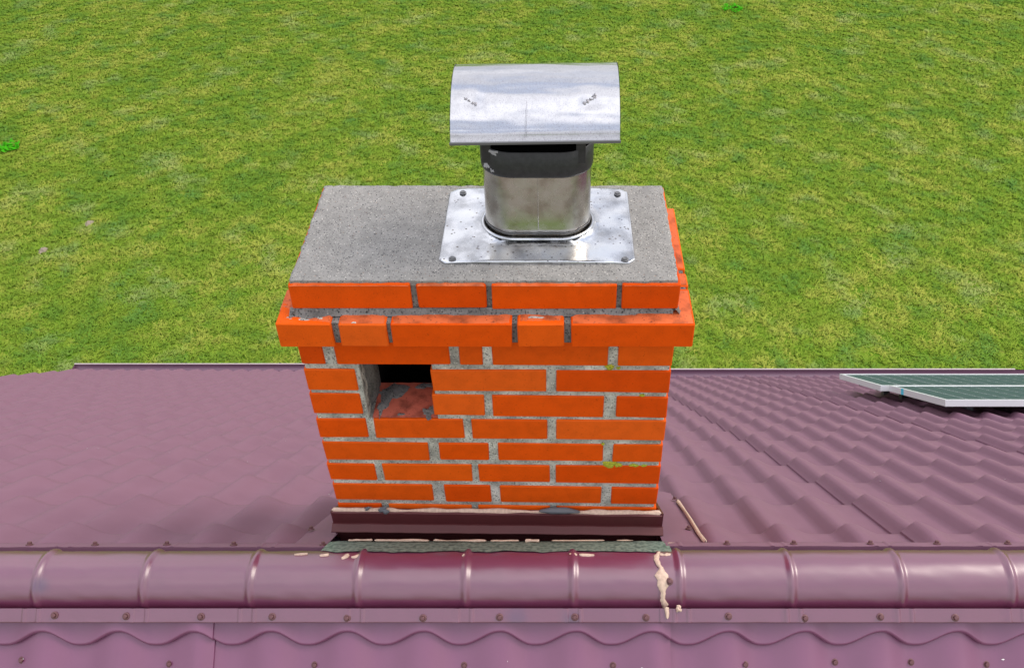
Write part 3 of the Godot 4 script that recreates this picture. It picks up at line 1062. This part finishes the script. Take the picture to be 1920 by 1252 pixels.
	# counter flashing at the foot of the front: dark upper face, out-turned lip, set-back board below
	var fl := begin()
	var sect := [Vector2(-0.002, 0.004), Vector2(-0.0066, 0.016), Vector2(-0.043, 0.018), Vector2(-0.046, 0.0195), Vector2(-0.0540, 0.038), Vector2(-0.057, 0.038), Vector2(-0.052, 0.012)]
	for k in sect.size() - 1:
		grid(fl, 40, 2, func(i: int, j: int) -> Vector3:
			var t := i / 39.0
			var sidew := 0.0055 * (float(k + j) / 5.0)
			var q: Vector2 = sect[k + j]
			return Vector3(lerpf(-0.4135 - sidew, 0.4185 + sidew, t), q.x - 0.0148 * t + 0.001 * wobble.get_noise_2d(i * 16.0, 40.0), q.y + 0.0012 * wobble.get_noise_2d(i * 21.0, 8.0)), Vector3(0, 0.2 if k < 5 else -1.0, 1.0 if k < 5 else 0.0), -1)
	# side returns along the slope
	for s in [-1, 1]:
		var xx := -0.414 if s < 0 else 0.419
		var p := []
		for k in 8:
			var z := 0.012 if k & 4 else back
			var y0 := (-0.125 + z * tan(SLOPE))
			p.append(Vector3(xx + (0.004 if k & 1 else -0.004), y0 + (0.11 if k & 2 else 0.0) - (0.0 if s < 0 else 0.01), z))
		hexa(fl, p, 0.001)
	part("flashing", done(fl), M.flashing_coat, ch)
	var bd := begin()
	box(bd, Vector3(-0.4105, -0.24, -0.004), Vector3(0.4125, -0.064, 0.0105), 0.0015)
	part("flashing_board", done(bd), M.flashing_coat, ch)
	# soaker sheets lying on the slope on both sides of the stack
	for s in [-1, 1]:
		var sh := begin()
		var xi := -0.412 if s < 0 else 0.416
		var xo := -0.502 if s < 0 else 0.523
		grid(sh, 5, 14, func(i: int, j: int) -> Vector3:
			var f := i / 4.0
			var x := lerpf(xi, xo, f) + (0.0 if i < 4 else 0.004 * wobble.get_noise_2d(j * 30.0, 3.0))
			var ss := lerpf(0.12, 0.85, j / 13.0)
			return on_slope(-1, x, ss, 0.014 + 0.0025 * wobble.get_noise_2d(i * 40.0, j * 24.0) - (0.006 if i == 4 else 0.0)), slope_basis(-1).y, 1)
		var soak := part("soaker_sheet", done(sh), M.roof_coat, ch)
		var screw := screw_mesh()
		for q in ([[0.517, 0.70], [0.500, 0.295]] if s > 0 else [[-0.492, 0.288]]):
			add_screw(soak, screw, on_slope(-1, q[0], q[1], 0.016), slope_basis(-1).y)
	# sealant line on the outer edge of the right-hand sheet
	var line := []
	var lw := []
	for k in 7:
		var f := k / 6.0
		line.append(on_slope(-1, lerpf(0.524, 0.5195, f) + 0.002 * wobble.get_noise_2d(k * 90.0, 0.0), lerpf(0.68, 0.15, f), 0.017))
		lw.append(0.008 + 0.004 * absf(wobble.get_noise_2d(k * 77.0, 9.0)))
	part("sealant", bead(line, lw, 0.004, slope_basis(-1).y, 1.2, 1.0), M.sealant, ch)
	# cream sealant along the top of the flashing
	var tp := []
	var tw := []
	for k in 24:
		var f := k / 23.0
		tp.append(Vector3(lerpf(-0.414, 0.417, f), lerpf(-0.0035, -0.0185, f) + 0.0012 * wobble.get_noise_2d(k * 9.0, 70.0), 0.0085))
		tw.append(0.0115 + 0.005 * wobble.get_noise_2d(k * 30.0, 30.0))
	part("sealant", bead(tp, tw, 0.0022, Vector3(0, 0.70, 0.72).normalized(), 0.9, 2.0, 8), M.sealant, ch)
	part("sealant", bead([Vector3(0.108, -0.004, 0.0115), Vector3(0.14, -0.003, 0.0125), Vector3(0.175, -0.004, 0.0125), Vector3(0.212, -0.009, 0.0115)], [0.006, 0.016, 0.014, 0.005], 0.005, Vector3(0, 0.6, 0.8), 0.9, 3.0), M.grey_sealant, ch)
	part("sealant", mound(Vector3(-0.281, 0.002, 0.012), Vector3(0.011, 0, 0), Vector3(0.002, 0.006, -0.004), 0.003, 5.0, 0.9), M.grey_sealant, ch)
	part("sealant", mound(Vector3(-0.322, 0.004, 0.009), Vector3(0.009, 0.003, 0), Vector3(0, 0.003, -0.002), 0.002, 6.0, 0.8), M.grey_sealant, ch)
	# grey-green sealant closing the gap between the board and the ridge roll
	var gs := begin()
	var cy := RIDGE.y - 0.072
	grid(gs, 110, 8, func(i: int, j: int) -> Vector3:
		var t := i / 109.0
		var x := lerpf(-0.405, 0.424, t)
		var ang := 2.36 - 0.15 * (0.6 + 1.5 * wobble.get_noise_2d(i * 5.0, 400.0)) * smoothstep(0.0, 0.05, t)
		var hi := Vector3(x, -0.133 + 0.004 * wobble.get_noise_2d(i * 6.0, 420.0), 0.0090)
		var mid := on_slope(-1, x, 0.137, 0.021 + 0.003 * wobble.get_noise_2d(i * 8.0, 440.0))
		var lo := Vector3(x, cy + sin(ang) * 0.0747, RIDGE.z + cos(ang) * 0.0747)
		var f := j / 7.0
		var p := hi.lerp(mid, f / 0.45) if f < 0.45 else mid.lerp(lo, (f - 0.45) / 0.55)
		p += Vector3(0, 0.7, 0.7) * (0.003 * sin(maxf(f - 0.45, 0.0) / 0.55 * PI))
		p += Vector3(0, 0.0022, 0.001) * wobble.get_noise_2d(i * 4.0, j * 22.0 + 500.0)
		return p, Vector3(0, 1, 0.4), 1)
	part("green_sealant", done(gs), M.green_sealant, ch)
	var up2 := Vector3(0, 0.75, 0.66)
	var dabs := [[-0.36, -0.30, 0.005], [-0.295, -0.16, 0.006], [-0.15, -0.02, 0.006], [-0.01, 0.06, 0.004], [0.075, 0.11, 0.005], [0.14, 0.27, 0.003], [0.30, 0.34, 0.0025]]
	for d in dabs:
		var pp := []
		var ww := []
		for k in 6:
			var f := k / 5.0
			var x := lerpf(d[0], d[1], f)
			pp.append(on_slope(-1, x, 0.139 - 0.008 * sin((x + 0.4) * 3.6) + 0.002 * wobble.get_noise_2d(x * 900.0, 7.0), 0.024))
			ww.append(d[2] * (1.0 + 0.7 * wobble.get_noise_2d(x * 1200.0, 77.0)))
		part("sealant", bead(pp, ww, 0.003, up2, 1.0, d[0] * 10.0), M.sealant, ch)
	# torn dabs of sealant on the ridge roll
	var roll := func(x: float, a: float, h: float) -> Vector3: return Vector3(x, cy + sin(a) * (0.073 + h), RIDGE.z + cos(a) * (0.073 + h))
	for d in [[-0.335, 2.02, -0.347, 1.80, 0.009], [-0.305, 1.98, -0.325, 1.86, 0.006], [-0.38, 2.03, -0.40, 1.95, 0.005], [-0.065, 2.0, -0.068, 1.94, 0.008], [0.182, 2.03, 0.20, 1.96, 0.010], [0.205, 2.0, 0.24, 1.97, 0.006], [-0.43, 2.06, -0.46, 2.0, 0.004]]:
		part("sealant", bead([roll.call(d[0], d[1], 0.001), roll.call((d[0] + d[2]) / 2 + 0.003, (d[1] + d[3]) / 2, 0.0015), roll.call(d[2], d[3], 0.0005)], [d[4], d[4] * 1.2, d[4] * 0.4], 0.003, Vector3(0, sin(d[1]), cos(d[1])), 1.2, d[0] * 20.0), M.sealant, ch)
	# the long smear over the lap of the ridge caps
	var sm := []
	var sw2 := []
	var aa := [2.12, 1.95, 1.75, 1.55, 1.40, 1.22, 1.0, 0.8, 0.55, 0.3, 0.12]
	var xx2 := [0.393, 0.388, 0.3845, 0.386, 0.392, 0.3935, 0.392, 0.394, 0.396, 0.398, 0.399]
	var wx := [0.008, 0.011, 0.012, 0.009, 0.012, 0.021, 0.024, 0.017, 0.016, 0.013, 0.008]
	for k in aa.size():
		sm.append(roll.call(xx2[k], aa[k], 0.0016))
		sw2.append(wx[k])
	part("sealant", sealed(sm, sw2, aa), M.sealant, ch)
	part("sealant", bead([on_slope(1, 0.399, 0.09, 0.027), on_slope(1, 0.401, 0.105, 0.027), on_slope(1, 0.402, 0.116, 0.027)], [0.012, 0.011, 0.004], 0.003, slope_basis(1).y, 0.8, 14.0), M.sealant, ch)
	part("sealant", mound(on_slope(1, 0.428, 0.094, 0.028), Vector3(0.007, 0, 0), Vector3(0, 0.0045, -0.0053), 0.005, 8.0), M.sealant, ch)
	part("sealant", bead([on_slope(-1, 0.42, 0.128, 0.018), on_slope(-1, 0.47, 0.129, 0.018), on_slope(-1, 0.555, 0.129, 0.018)], [0.007, 0.004, 0.002], 0.003, Vector3(0, 0.9, 0.3), 1.2, 9.0), M.sealant, ch)
	part("sealant", mound(roll.call(0.405, 1.95, 0.002), Vector3(0.012, 0, 0), Vector3(0, 0.002, -0.006), 0.003, 12.0, 0.6), M.sealant, ch)

	# yellow lichen in the joints on the right
	for l in [[0.2672, 0.4745, 0.0095, 0.0085], [0.2871, 0.4735, 0.004, 0.003], [0.2798, 0.1545, 0.0165, 0.0135], [0.301, 0.153, 0.011, 0.006], [0.3402, 0.1535, 0.012, 0.0042], [0.362, 0.1525, 0.007, 0.0035], [0.2606, 0.229, 0.004, 0.0035], [0.3447, 0.3905, 0.006, 0.0038]]:
		part("lichen", mound(Vector3(l[0], l[1], -0.002), Vector3(l[2], 0, 0), Vector3(0, l[3], 0), 0.0045, l[0] * 99.0, 0.5), M.lichen, ch)

# a smear that turns over the roll: its up direction follows the angle
func sealed(points: Array, widths: Array, angles: Array) -> ArrayMesh:
	var st := begin()
	var n := points.size()
	var steps := 8
	var m := (n - 1) * steps + 1
	grid(st, m, 9, func(i: int, j: int) -> Vector3:
		var k := mini(i / steps, n - 2)
		var f := (i - k * steps) / float(steps)
		var a := lerpf(angles[k], angles[k + 1], f)
		var up := Vector3(0, sin(a), cos(a))
		var c := Vector3(lerpf(points[k].x, points[k + 1].x, f), RIDGE.y - 0.072 + sin(a) * 0.0752, RIDGE.z + cos(a) * 0.0752)
		var s := (j - 4) / 4.0
		var w: float = lerpf(widths[k], widths[k + 1], f) * (1.0 + 1.1 * wobble.get_noise_2d(i * 4.5, 700.0 if s < 0 else 900.0))
		var h := 0.0032 * (1.0 - pow(absf(s), 2.2)) * (0.9 + 0.45 * wobble.get_noise_2d(i * 2.0, j * 26.0)) - (0.001 if absf(s) > 0.99 else 0.0)
		return c + Vector3(s * w * 0.5, 0, 0) + up * h, Vector3(0, sin(1.2), cos(1.2)), 1)
	return done(st)

# ------------------------------------------------------------------ cowl
# flattened round: straight front and back, round ends
func stadium(a: float, half: float, rad: float) -> Vector2:
	var st := half - rad
	var per := 4.0 * st + TAU * rad
	var d := fposmod(a, 1.0) * per
	if d < 2.0 * st:
		return Vector2(-st + d, rad)
	d -= 2.0 * st
	if d < PI * rad:
		var t := d / rad
		return Vector2(st + sin(t) * rad, cos(t) * rad)
	d -= PI * rad
	if d < 2.0 * st:
		return Vector2(st - d, -rad)
	d -= 2.0 * st
	var t2 := d / rad
	return Vector2(-st - sin(t2) * rad, -cos(t2) * rad)

func ring_wall(st: SurfaceTool, rows: Array, n := 72, group := 1, ref_out := 1.0) -> void:
	# rows: [y, half width, end radius]
	grid(st, n + 1, rows.size(), func(i: int, j: int) -> Vector3:
		var p := stadium(float(i) / n, rows[j][1], rows[j][2])
		return Vector3(p.x, rows[j][0], p.y), Vector3(stadium(float(n / 2 + 0.5) / n, rows[0][1], rows[0][2]).x, 0.0, stadium(float(n / 2 + 0.5) / n, rows[0][1], rows[0][2]).y) * ref_out, group)

func build_cowl() -> void:
	var at := Vector3(0.1114, 0.7095, -0.206)
	var t := thing("chimney_cowl", "shiny steel flue with arched rain hood and base plate on the concrete chimney top", "chimney cowl", at)
	# base plate: thin sheet, corners cut, edges turned down, slightly bowed, hole for the flue
	var pl := begin()
	var hx := 0.2035
	var hz := 0.1440
	var n := 96
	var edge := func(a: float) -> Vector2:
		# the rectangle with cut corners, met by a ray at angle a
		var d := Vector2(cos(a), sin(a))
		var k := minf(hx / maxf(absf(d.x), 1e-5), hz / maxf(absf(d.y), 1e-5))
		var cut := (hx + hz - 0.014) / (absf(d.x) + absf(d.y))
		return d * minf(k, cut)
	var angs: Array[float] = []
	for i in n:
		angs.append(TAU * i / n)
	for q in 4:
		for c in [Vector2(hx, hz - 0.014), Vector2(hx - 0.014, hz)]:
			angs.append(fposmod(Vector2(c.x * (1 if q % 2 else -1), c.y * (1 if q > 1 else -1)).angle(), TAU))
	angs.sort()
	angs.append(TAU)
	n = angs.size() - 1
	var plate_at := func(i: int, j: int) -> Vector3:
		var o: Vector2 = edge.call(angs[i])
		var inr := 0.122
		var d := Vector2(cos(angs[i]), sin(angs[i]))
		# inner outline: stadium met by the same ray
		var inner := d * 0.06
		for k in 24:
			var r := 0.05 + k * 0.004
			var q := d * r
			var dx := maxf(absf(q.x) - 0.0495, 0.0)
			if Vector2(dx, q.y).length() < 0.0725:
				inner = q
		var f: float = [0.0, 0.06, 0.25, 0.5, 0.75, 0.93, 0.985, 1.0, 1.0][j]
		var p := inner.lerp(o, f)
		var y := 0.0062 + 0.0016 * cos(p.x * 9.0) + 0.0011 * wobble.get_noise_2d(p.x * 900.0, p.y * 900.0) - 0.002 * pow(absf(p.x) / hx, 4.0)
		y += 0.006 * (1.0 - smoothstep(0.0, 0.06, f)) 
		if j == 6:
			y -= 0.0004
		if j == 7:
			y -= 0.002
		if j == 8:
			y -= 0.0075
		return Vector3(p.x, y, p.y)
	grid(pl, n + 1, 9, plate_at, Vector3.UP, 1)
	part("base_plate", done(pl), M.plate_steel, t)
	# raised rim round the flue
	var rim := begin()
	var rows := []
	for k in 9:
		var a := PI * k / 8.0
		rows.append([0.0125 + sin(a) * 0.0042, 0.1195 + 0.0042 * cos(PI - a) * -1.0, 0.0722 + 0.0042 * cos(PI - a) * -1.0])
	ring_wall(rim, rows, 72, 1, 1.0)
	part("plate_rim", done(rim), M.plate_steel, t)
	# flue
	var pi := begin()
	ring_wall(pi, [[0.002, 0.1125, 0.0655], [0.028, 0.1126, 0.0656], [0.030, 0.1134, 0.0664], [0.032, 0.1126, 0.0656], [0.10, 0.1126, 0.0656], [0.168, 0.1127, 0.0657]], 96)
	part("flue_pipe", done(pi), M.steel, t)
	var weld := begin()
	var wr := []
	grid(weld, 97, 7, func(i: int, j: int) -> Vector3:
		var a := TAU * j / 6.0
		var p := stadium(i / 96.0, 0.1134 + cos(a) * 0.0012, 0.0664 + cos(a) * 0.0012)
		return Vector3(p.x, 0.0235 + 0.003 * wobble.get_noise_2d(i * 18.0, 50.0) + sin(a) * 0.0012, p.y), Vector3(0, -0.3, -1), 1)
	part("weld_seam", done(weld), M.dull_steel, t)
	var seam := begin()
	box(seam, Vector3(0.0012, 0.03, 0.0652), Vector3(0.0032, 0.165, 0.0664), 0.0005)
	part("pipe_seam", done(seam), M.steel, t)
	# sooty collar, open on top
	var co := begin()
	ring_wall(co, [[0.158, 0.1130, 0.0660], [0.1585, 0.1155, 0.0685], [0.163, 0.1165, 0.0695], [0.2155, 0.1165, 0.0695], [0.2165, 0.1150, 0.0680], [0.214, 0.1138, 0.0668]], 96, 1)
	part("collar", done(co), M.soot, t)
	var ci := begin()
	ring_wall(ci, [[0.214, 0.1138, 0.0668], [0.12, 0.1110, 0.0640], [0.06, 0.11, 0.063]], 72, 1, -1.0)
	grid(ci, 2, 2, func(i: int, j: int) -> Vector3: return Vector3(-0.09 + 0.18 * i, 0.06, -0.05 + 0.10 * j), Vector3.UP, 2)
	part("flue_inside", done(ci), M.soot_black, t)
	for a in [[Vector3(-0.1075, 0.190, 0.0345), 0.008, 0.013, 1.0], [Vector3(-0.102, 0.174, 0.0425), 0.009, 0.009, 2.0], [Vector3(-0.090, 0.167, 0.0545), 0.006, 0.005, 3.0], [Vector3(-0.085, 0.2105, 0.0585), 0.010, 0.005, 4.0]]:
		var nrm := Vector3((a[0].x + 0.047), 0, a[0].z).normalized()
		part("ash_flake", mound(a[0] , nrm.cross(Vector3.UP) * -a[1], Vector3(0, a[2], 0), 0.0015, a[3] * 7.0, 0.9), M.ash, t)
	# hood: arched sheet carried by four straps
	var hood := Node3D.new()
	hood.name = "hood_tilt"
	var span := 0.1335
	var rise := 0.081
	var rad := (span * span + rise * rise) / (2.0 * rise)
	var half := asin(span / rad)
	var w0 := 0.1585
	var base_y := 0.2745
	var roll := 0.016
	var hood_at := func(x: float, a: float, off: float) -> Vector3:
		var r := rad + off
		return Vector3(x, base_y + rise - rad + cos(a) * r + x * roll, sin(a) * r)
	var dents := [[Vector2(-0.117, 0.55), -0.0030, 0.026], [Vector2(-0.088, 0.47), 0.0010, 0.03], [Vector2(0.102, 0.60), -0.0026, 0.024], [Vector2(0.075, 0.5), 0.0010, 0.03]]
	var sheet := func(x: float, a: float) -> float:
		var o := 0.0022 * wobble.get_noise_2d(x * 260.0 + 50.0, a * 190.0) + 0.0004 * wobble.get_noise_2d(x * 500.0, a * 300.0 + 33.0)
		for d in dents:
			var q: float = Vector2(x - d[0].x, (a - d[0].y) * rad).length() / d[2]
			o += d[1] * exp(-q * q * 2.0)
		return o
	var nx := 72
	var na := 72
	for shell in 2:
		var hs := begin()
		grid(hs, nx + 1, na + 1, func(i: int, j: int) -> Vector3:
			var x := lerpf(-w0, w0, float(i) / nx)
			var a := lerpf(-half, half, float(j) / na)
			# hem: the last centimetre is bent steeper, with a crease above it
			var hem := smoothstep(half - 0.115, half - 0.10, absf(a))
			var o: float = sheet.call(x, a) * (1.0 - hem) - 0.0014 * shell
			var crease := exp(-pow((absf(a) - (half - 0.105)) / 0.018, 2.0)) * 0.0022
			return hood_at.call(x, a, o + crease - hem * 0.0015), Vector3.UP if shell == 0 else Vector3.DOWN, 1, true)
		if shell == 0:
			part("hood", done(hs), hood_steel(), t)
		else:
			part("hood_underside", done(hs), M.soot, t)
	# folded rims
	for s in [-1, 1]:
		var fr := begin()
		box(fr, Vector3(-w0 - 0.002, -0.004, -0.002), Vector3(w0 + 0.002, 0.0015, 0.002), 0.0007)
		var e := part("hood_rim", done(fr), M.dull_steel, t)
		var c: Vector3 = hood_at.call(0.0, half * s, 0.0)
		e.transform = Transform3D(Basis(Vector3(0, 0, 1), roll), c)
		var sr := begin()
		grid(sr, 41, 2, func(i: int, j: int) -> Vector3:
			return hood_at.call(w0 * s, lerpf(-half, half, i / 40.0), 0.001 - 0.007 * j) + Vector3(s * 0.0008, 0, 0), Vector3(s, 0, 0), 1)
		part("hood_rim", done(sr), M.dull_steel, t)
	var weldm := mat("weld_metal", lin(0.26, 0.25, 0.27), 0.45, 0.9)
	# weld marks where the straps meet the sheet
	for wmk in [[-0.131, 0.52, 0.55], [-0.124, 0.545, 0.5], [-0.117, 0.575, 0.8], [-0.1115, 0.60, 0.75], [0.0925, 0.60, 0.8], [0.0985, 0.575, 0.7], [0.104, 0.55, 0.6], [0.110, 0.52, 0.9], [0.1125, 0.49, 0.5]]:
		var p: Vector3 = hood_at.call(wmk[0], wmk[1], sheet.call(wmk[0], wmk[1]) + 0.0003)
		var up := Vector3(0, cos(wmk[1]), sin(wmk[1]))
		part("weld_mark", mound(p, Vector3(0.0042 * wmk[2] + 0.001, 0, 0), up.cross(Vector3.RIGHT) * (0.0038 * wmk[2] + 0.001), 0.0018, wmk[0] * 300.0, 0.8), weldm, t)
	for s in [[-0.100, 0.052], [0.0885, 0.058], [-0.088, -0.055], [0.088, -0.055]]:
		var sp := begin()
		var wide := 0.0095
		var p := []
		for k in 8:
			var y := 0.292 if k & 2 else 0.185
			p.append(Vector3(s[0] + (wide if k & 1 else -wide), y + s[0] * roll, s[1] + (0.001 if k & 4 else -0.001)))
		hexa(sp, p, 0.0005)
		part("strap", done(sp), M.soot, t)
	# fixing bolts
	for b in [[-0.0634, -0.0718], [0.2929, -0.0699], [-0.0614, -0.3271], [0.2907, -0.3226]]:
		var bt := begin()
		for k in 4:
			var rr := [[0.0078, 0.0, 0.0078, 0.0014], [0.0078, 0.0014, 0.0055, 0.0020], [0.0055, 0.0020, 0.0050, 0.0045], [0.0050, 0.0045, 0.0005, 0.0036]]
			grid(bt, 17, 2, func(i: int, j: int) -> Vector3:
				var a := TAU * i / 16.0
				var r: float = rr[k][j * 2]
				return Vector3(cos(a) * r, rr[k][j * 2 + 1], sin(a) * r), Vector3(cos(TAU * 8.5 / 16), 0.6, sin(TAU * 8.5 / 16)), k + 1)
		var bo := part("bolt", done(bt), M.dull_steel, t)
		bo.position = Vector3(b[0] - at.x, 0.0060, b[1] - at.z)

# hood sheet: brushed steel with rain streaks and dirt near its lower edge
func hood_steel() -> StandardMaterial3D:
	var w := 768
	var h := 512
	var r := RandomNumberGenerator.new()
	r.seed = 17
	var n := FastNoiseLite.new()
	n.seed = 4
	n.frequency = 0.012
	n.fractal_octaves = 5
	var img := Image.create(w, h, false, Image.FORMAT_RGB8)
	var ro := Image.create(w, h, false, Image.FORMAT_RGB8)
	for y in h:
		for x in w:
			var f := n.get_noise_2d(x * 1.4, y * 2.2)
			var g := n.get_noise_2d(x * 6.0 + 400.0, y * 6.0)
			var k := 0.97 + 0.02 * g + r.randf_range(-0.015, 0.015)
			var film := clampf(f * 1.6 + 0.1, 0.0, 1.0)           # a patchy dull water film
			k -= 0.03 * film
			img.set_pixel(x, y, Color(k, k, k * 1.01))
			var rr := 0.20 + 0.05 * film + 0.01 * g
			ro.set_pixel(x, y, Color(rr, rr, rr))
	# dirt specks, more of them towards the front hem
	for i in 5000:
		var x := r.randi_range(0, w - 1)
		var y := int(h * (1.0 - 0.42 * pow(r.randf(), 1.6))) - 1
		img.set_pixel(x, clampi(y, 0, h - 1), Color(0.62, 0.58, 0.63))
	# two dark run marks in the middle
	for m in [[0.445, 0.80, 0.98], [0.452, 0.76, 0.97]]:
		var x: float = m[0] * w
		for y in range(int(m[1] * h), int(m[2] * h)):
			x += r.randf_range(-0.5, 0.5)
			if r.randf() < 0.8:
				img.set_pixel(int(x), y, Color(0.34, 0.32, 0.34))
				ro.set_pixel(int(x), y, Color(0.6, 0.6, 0.6))
	var m := mat("hood_steel", lin(0.50, 0.50, 0.52), 1.0, 1.0)
	m.albedo_texture = ImageTexture.create_from_image(img)
	m.roughness_texture = ImageTexture.create_from_image(ro)
	return m

# ------------------------------------------------------------------ solar panels
func build_panels() -> void:
	# each panel: top left corner and slope length on the roof, measured from the ridge
	var spec := [
		[2.45, Vector2(0.1685, -3.867), Vector2(0.1346, -3.143), "solar panel farther down the roof, its left corner showing beyond the nearer panel"],
		[2.50, Vector2(0.1375, -3.132), Vector2(0.1096, -2.409), "solar panel nearer to the ridge with a blue tape mark on its left frame"],
	]
	var cell := BoxMesh.new()
	for k in 2:
		var s: Array = spec[k]
		var y_of := func(q: Vector2) -> Vector3: return Vector3(s[0], -0.125 + q.y * tan(SLOPE) + q.x / cos(SLOPE), q.y)
		var far: Vector3 = y_of.call(s[1])
		var near: Vector3 = y_of.call(s[2])
		var down := (far - near).normalized()
		var up := Vector3(1, 0, 0).cross(down).normalized()
		if up.y < 0:
			up = -up
		var len := far.distance_to(near) - (0.012 if k == 1 else 0.0)
		var wide := 1.65
		var t := thing("solar_panel", s[3], "solar panel", near, "solar panels on the roof")
		t.transform = Transform3D(Basis(Vector3(1, 0, 0), up, -down), near)   # local -z runs down the slope
		var th := 0.042
		var fw := 0.020
		for f in [[Vector3(0, -th, -fw), Vector3(wide, 0, 0)], [Vector3(0, -th, -len), Vector3(wide, 0, -len + fw)], [Vector3(0, -th, -len + fw), Vector3(fw, 0, -fw)], [Vector3(wide - fw, -th, -len + fw), Vector3(wide, 0, -fw)]]:
			var st := begin()
			box(st, f[0], f[1], 0.0012)
			part("frame_bar", done(st), M.frame_metal, t)
		var bs := begin()
		box(bs, Vector3(fw, -0.012, -len + fw), Vector3(wide - fw, -0.0055, -fw), 0.0005)
		part("back_sheet", done(bs), M.backsheet, t)
		var cols := 12
		var rowsn := 7
		var cw := (wide - 2 * fw - 0.03) / cols
		var cl := (len - 2 * fw - 0.03) / rowsn
		cell.size = Vector3(cw - 0.011, 0.0015, cl - 0.011)
		for i in cols:
			for j in rowsn:
				var c := part("solar_cell", cell, M.cell, t)
				c.position = Vector3(fw + 0.015 + cw * (i + 0.5), -0.0046, -(fw + 0.015 + cl * (j + 0.5)))
		for rz in [0.45, 0.85]:
			var st := begin()
			box(st, Vector3(0.12, -th - 0.04, -len * rz - 0.02), Vector3(wide - 0.05, -th - 0.002, -len * rz + 0.02), 0.001)
			part("mounting_rail", done(st), M.dull_steel, t)
			for fx in [0.3, 1.3]:
				var ft := begin()
				box(ft, Vector3(fx, -0.17, -len * rz - 0.025), Vector3(fx + 0.05, -th - 0.041, -len * rz + 0.025), 0.001)
				part("roof_hook", done(ft), M.dull_steel, t)
		if k == 1:
			var tp := begin()
			box(tp, Vector3(-0.0012, -th + 0.001, -len * 0.735 - 0.022), Vector3(0.0002, 0.0008, -len * 0.735 + 0.022), 0.0003)
			part("tape_mark", done(tp), M.blue_tape, t)
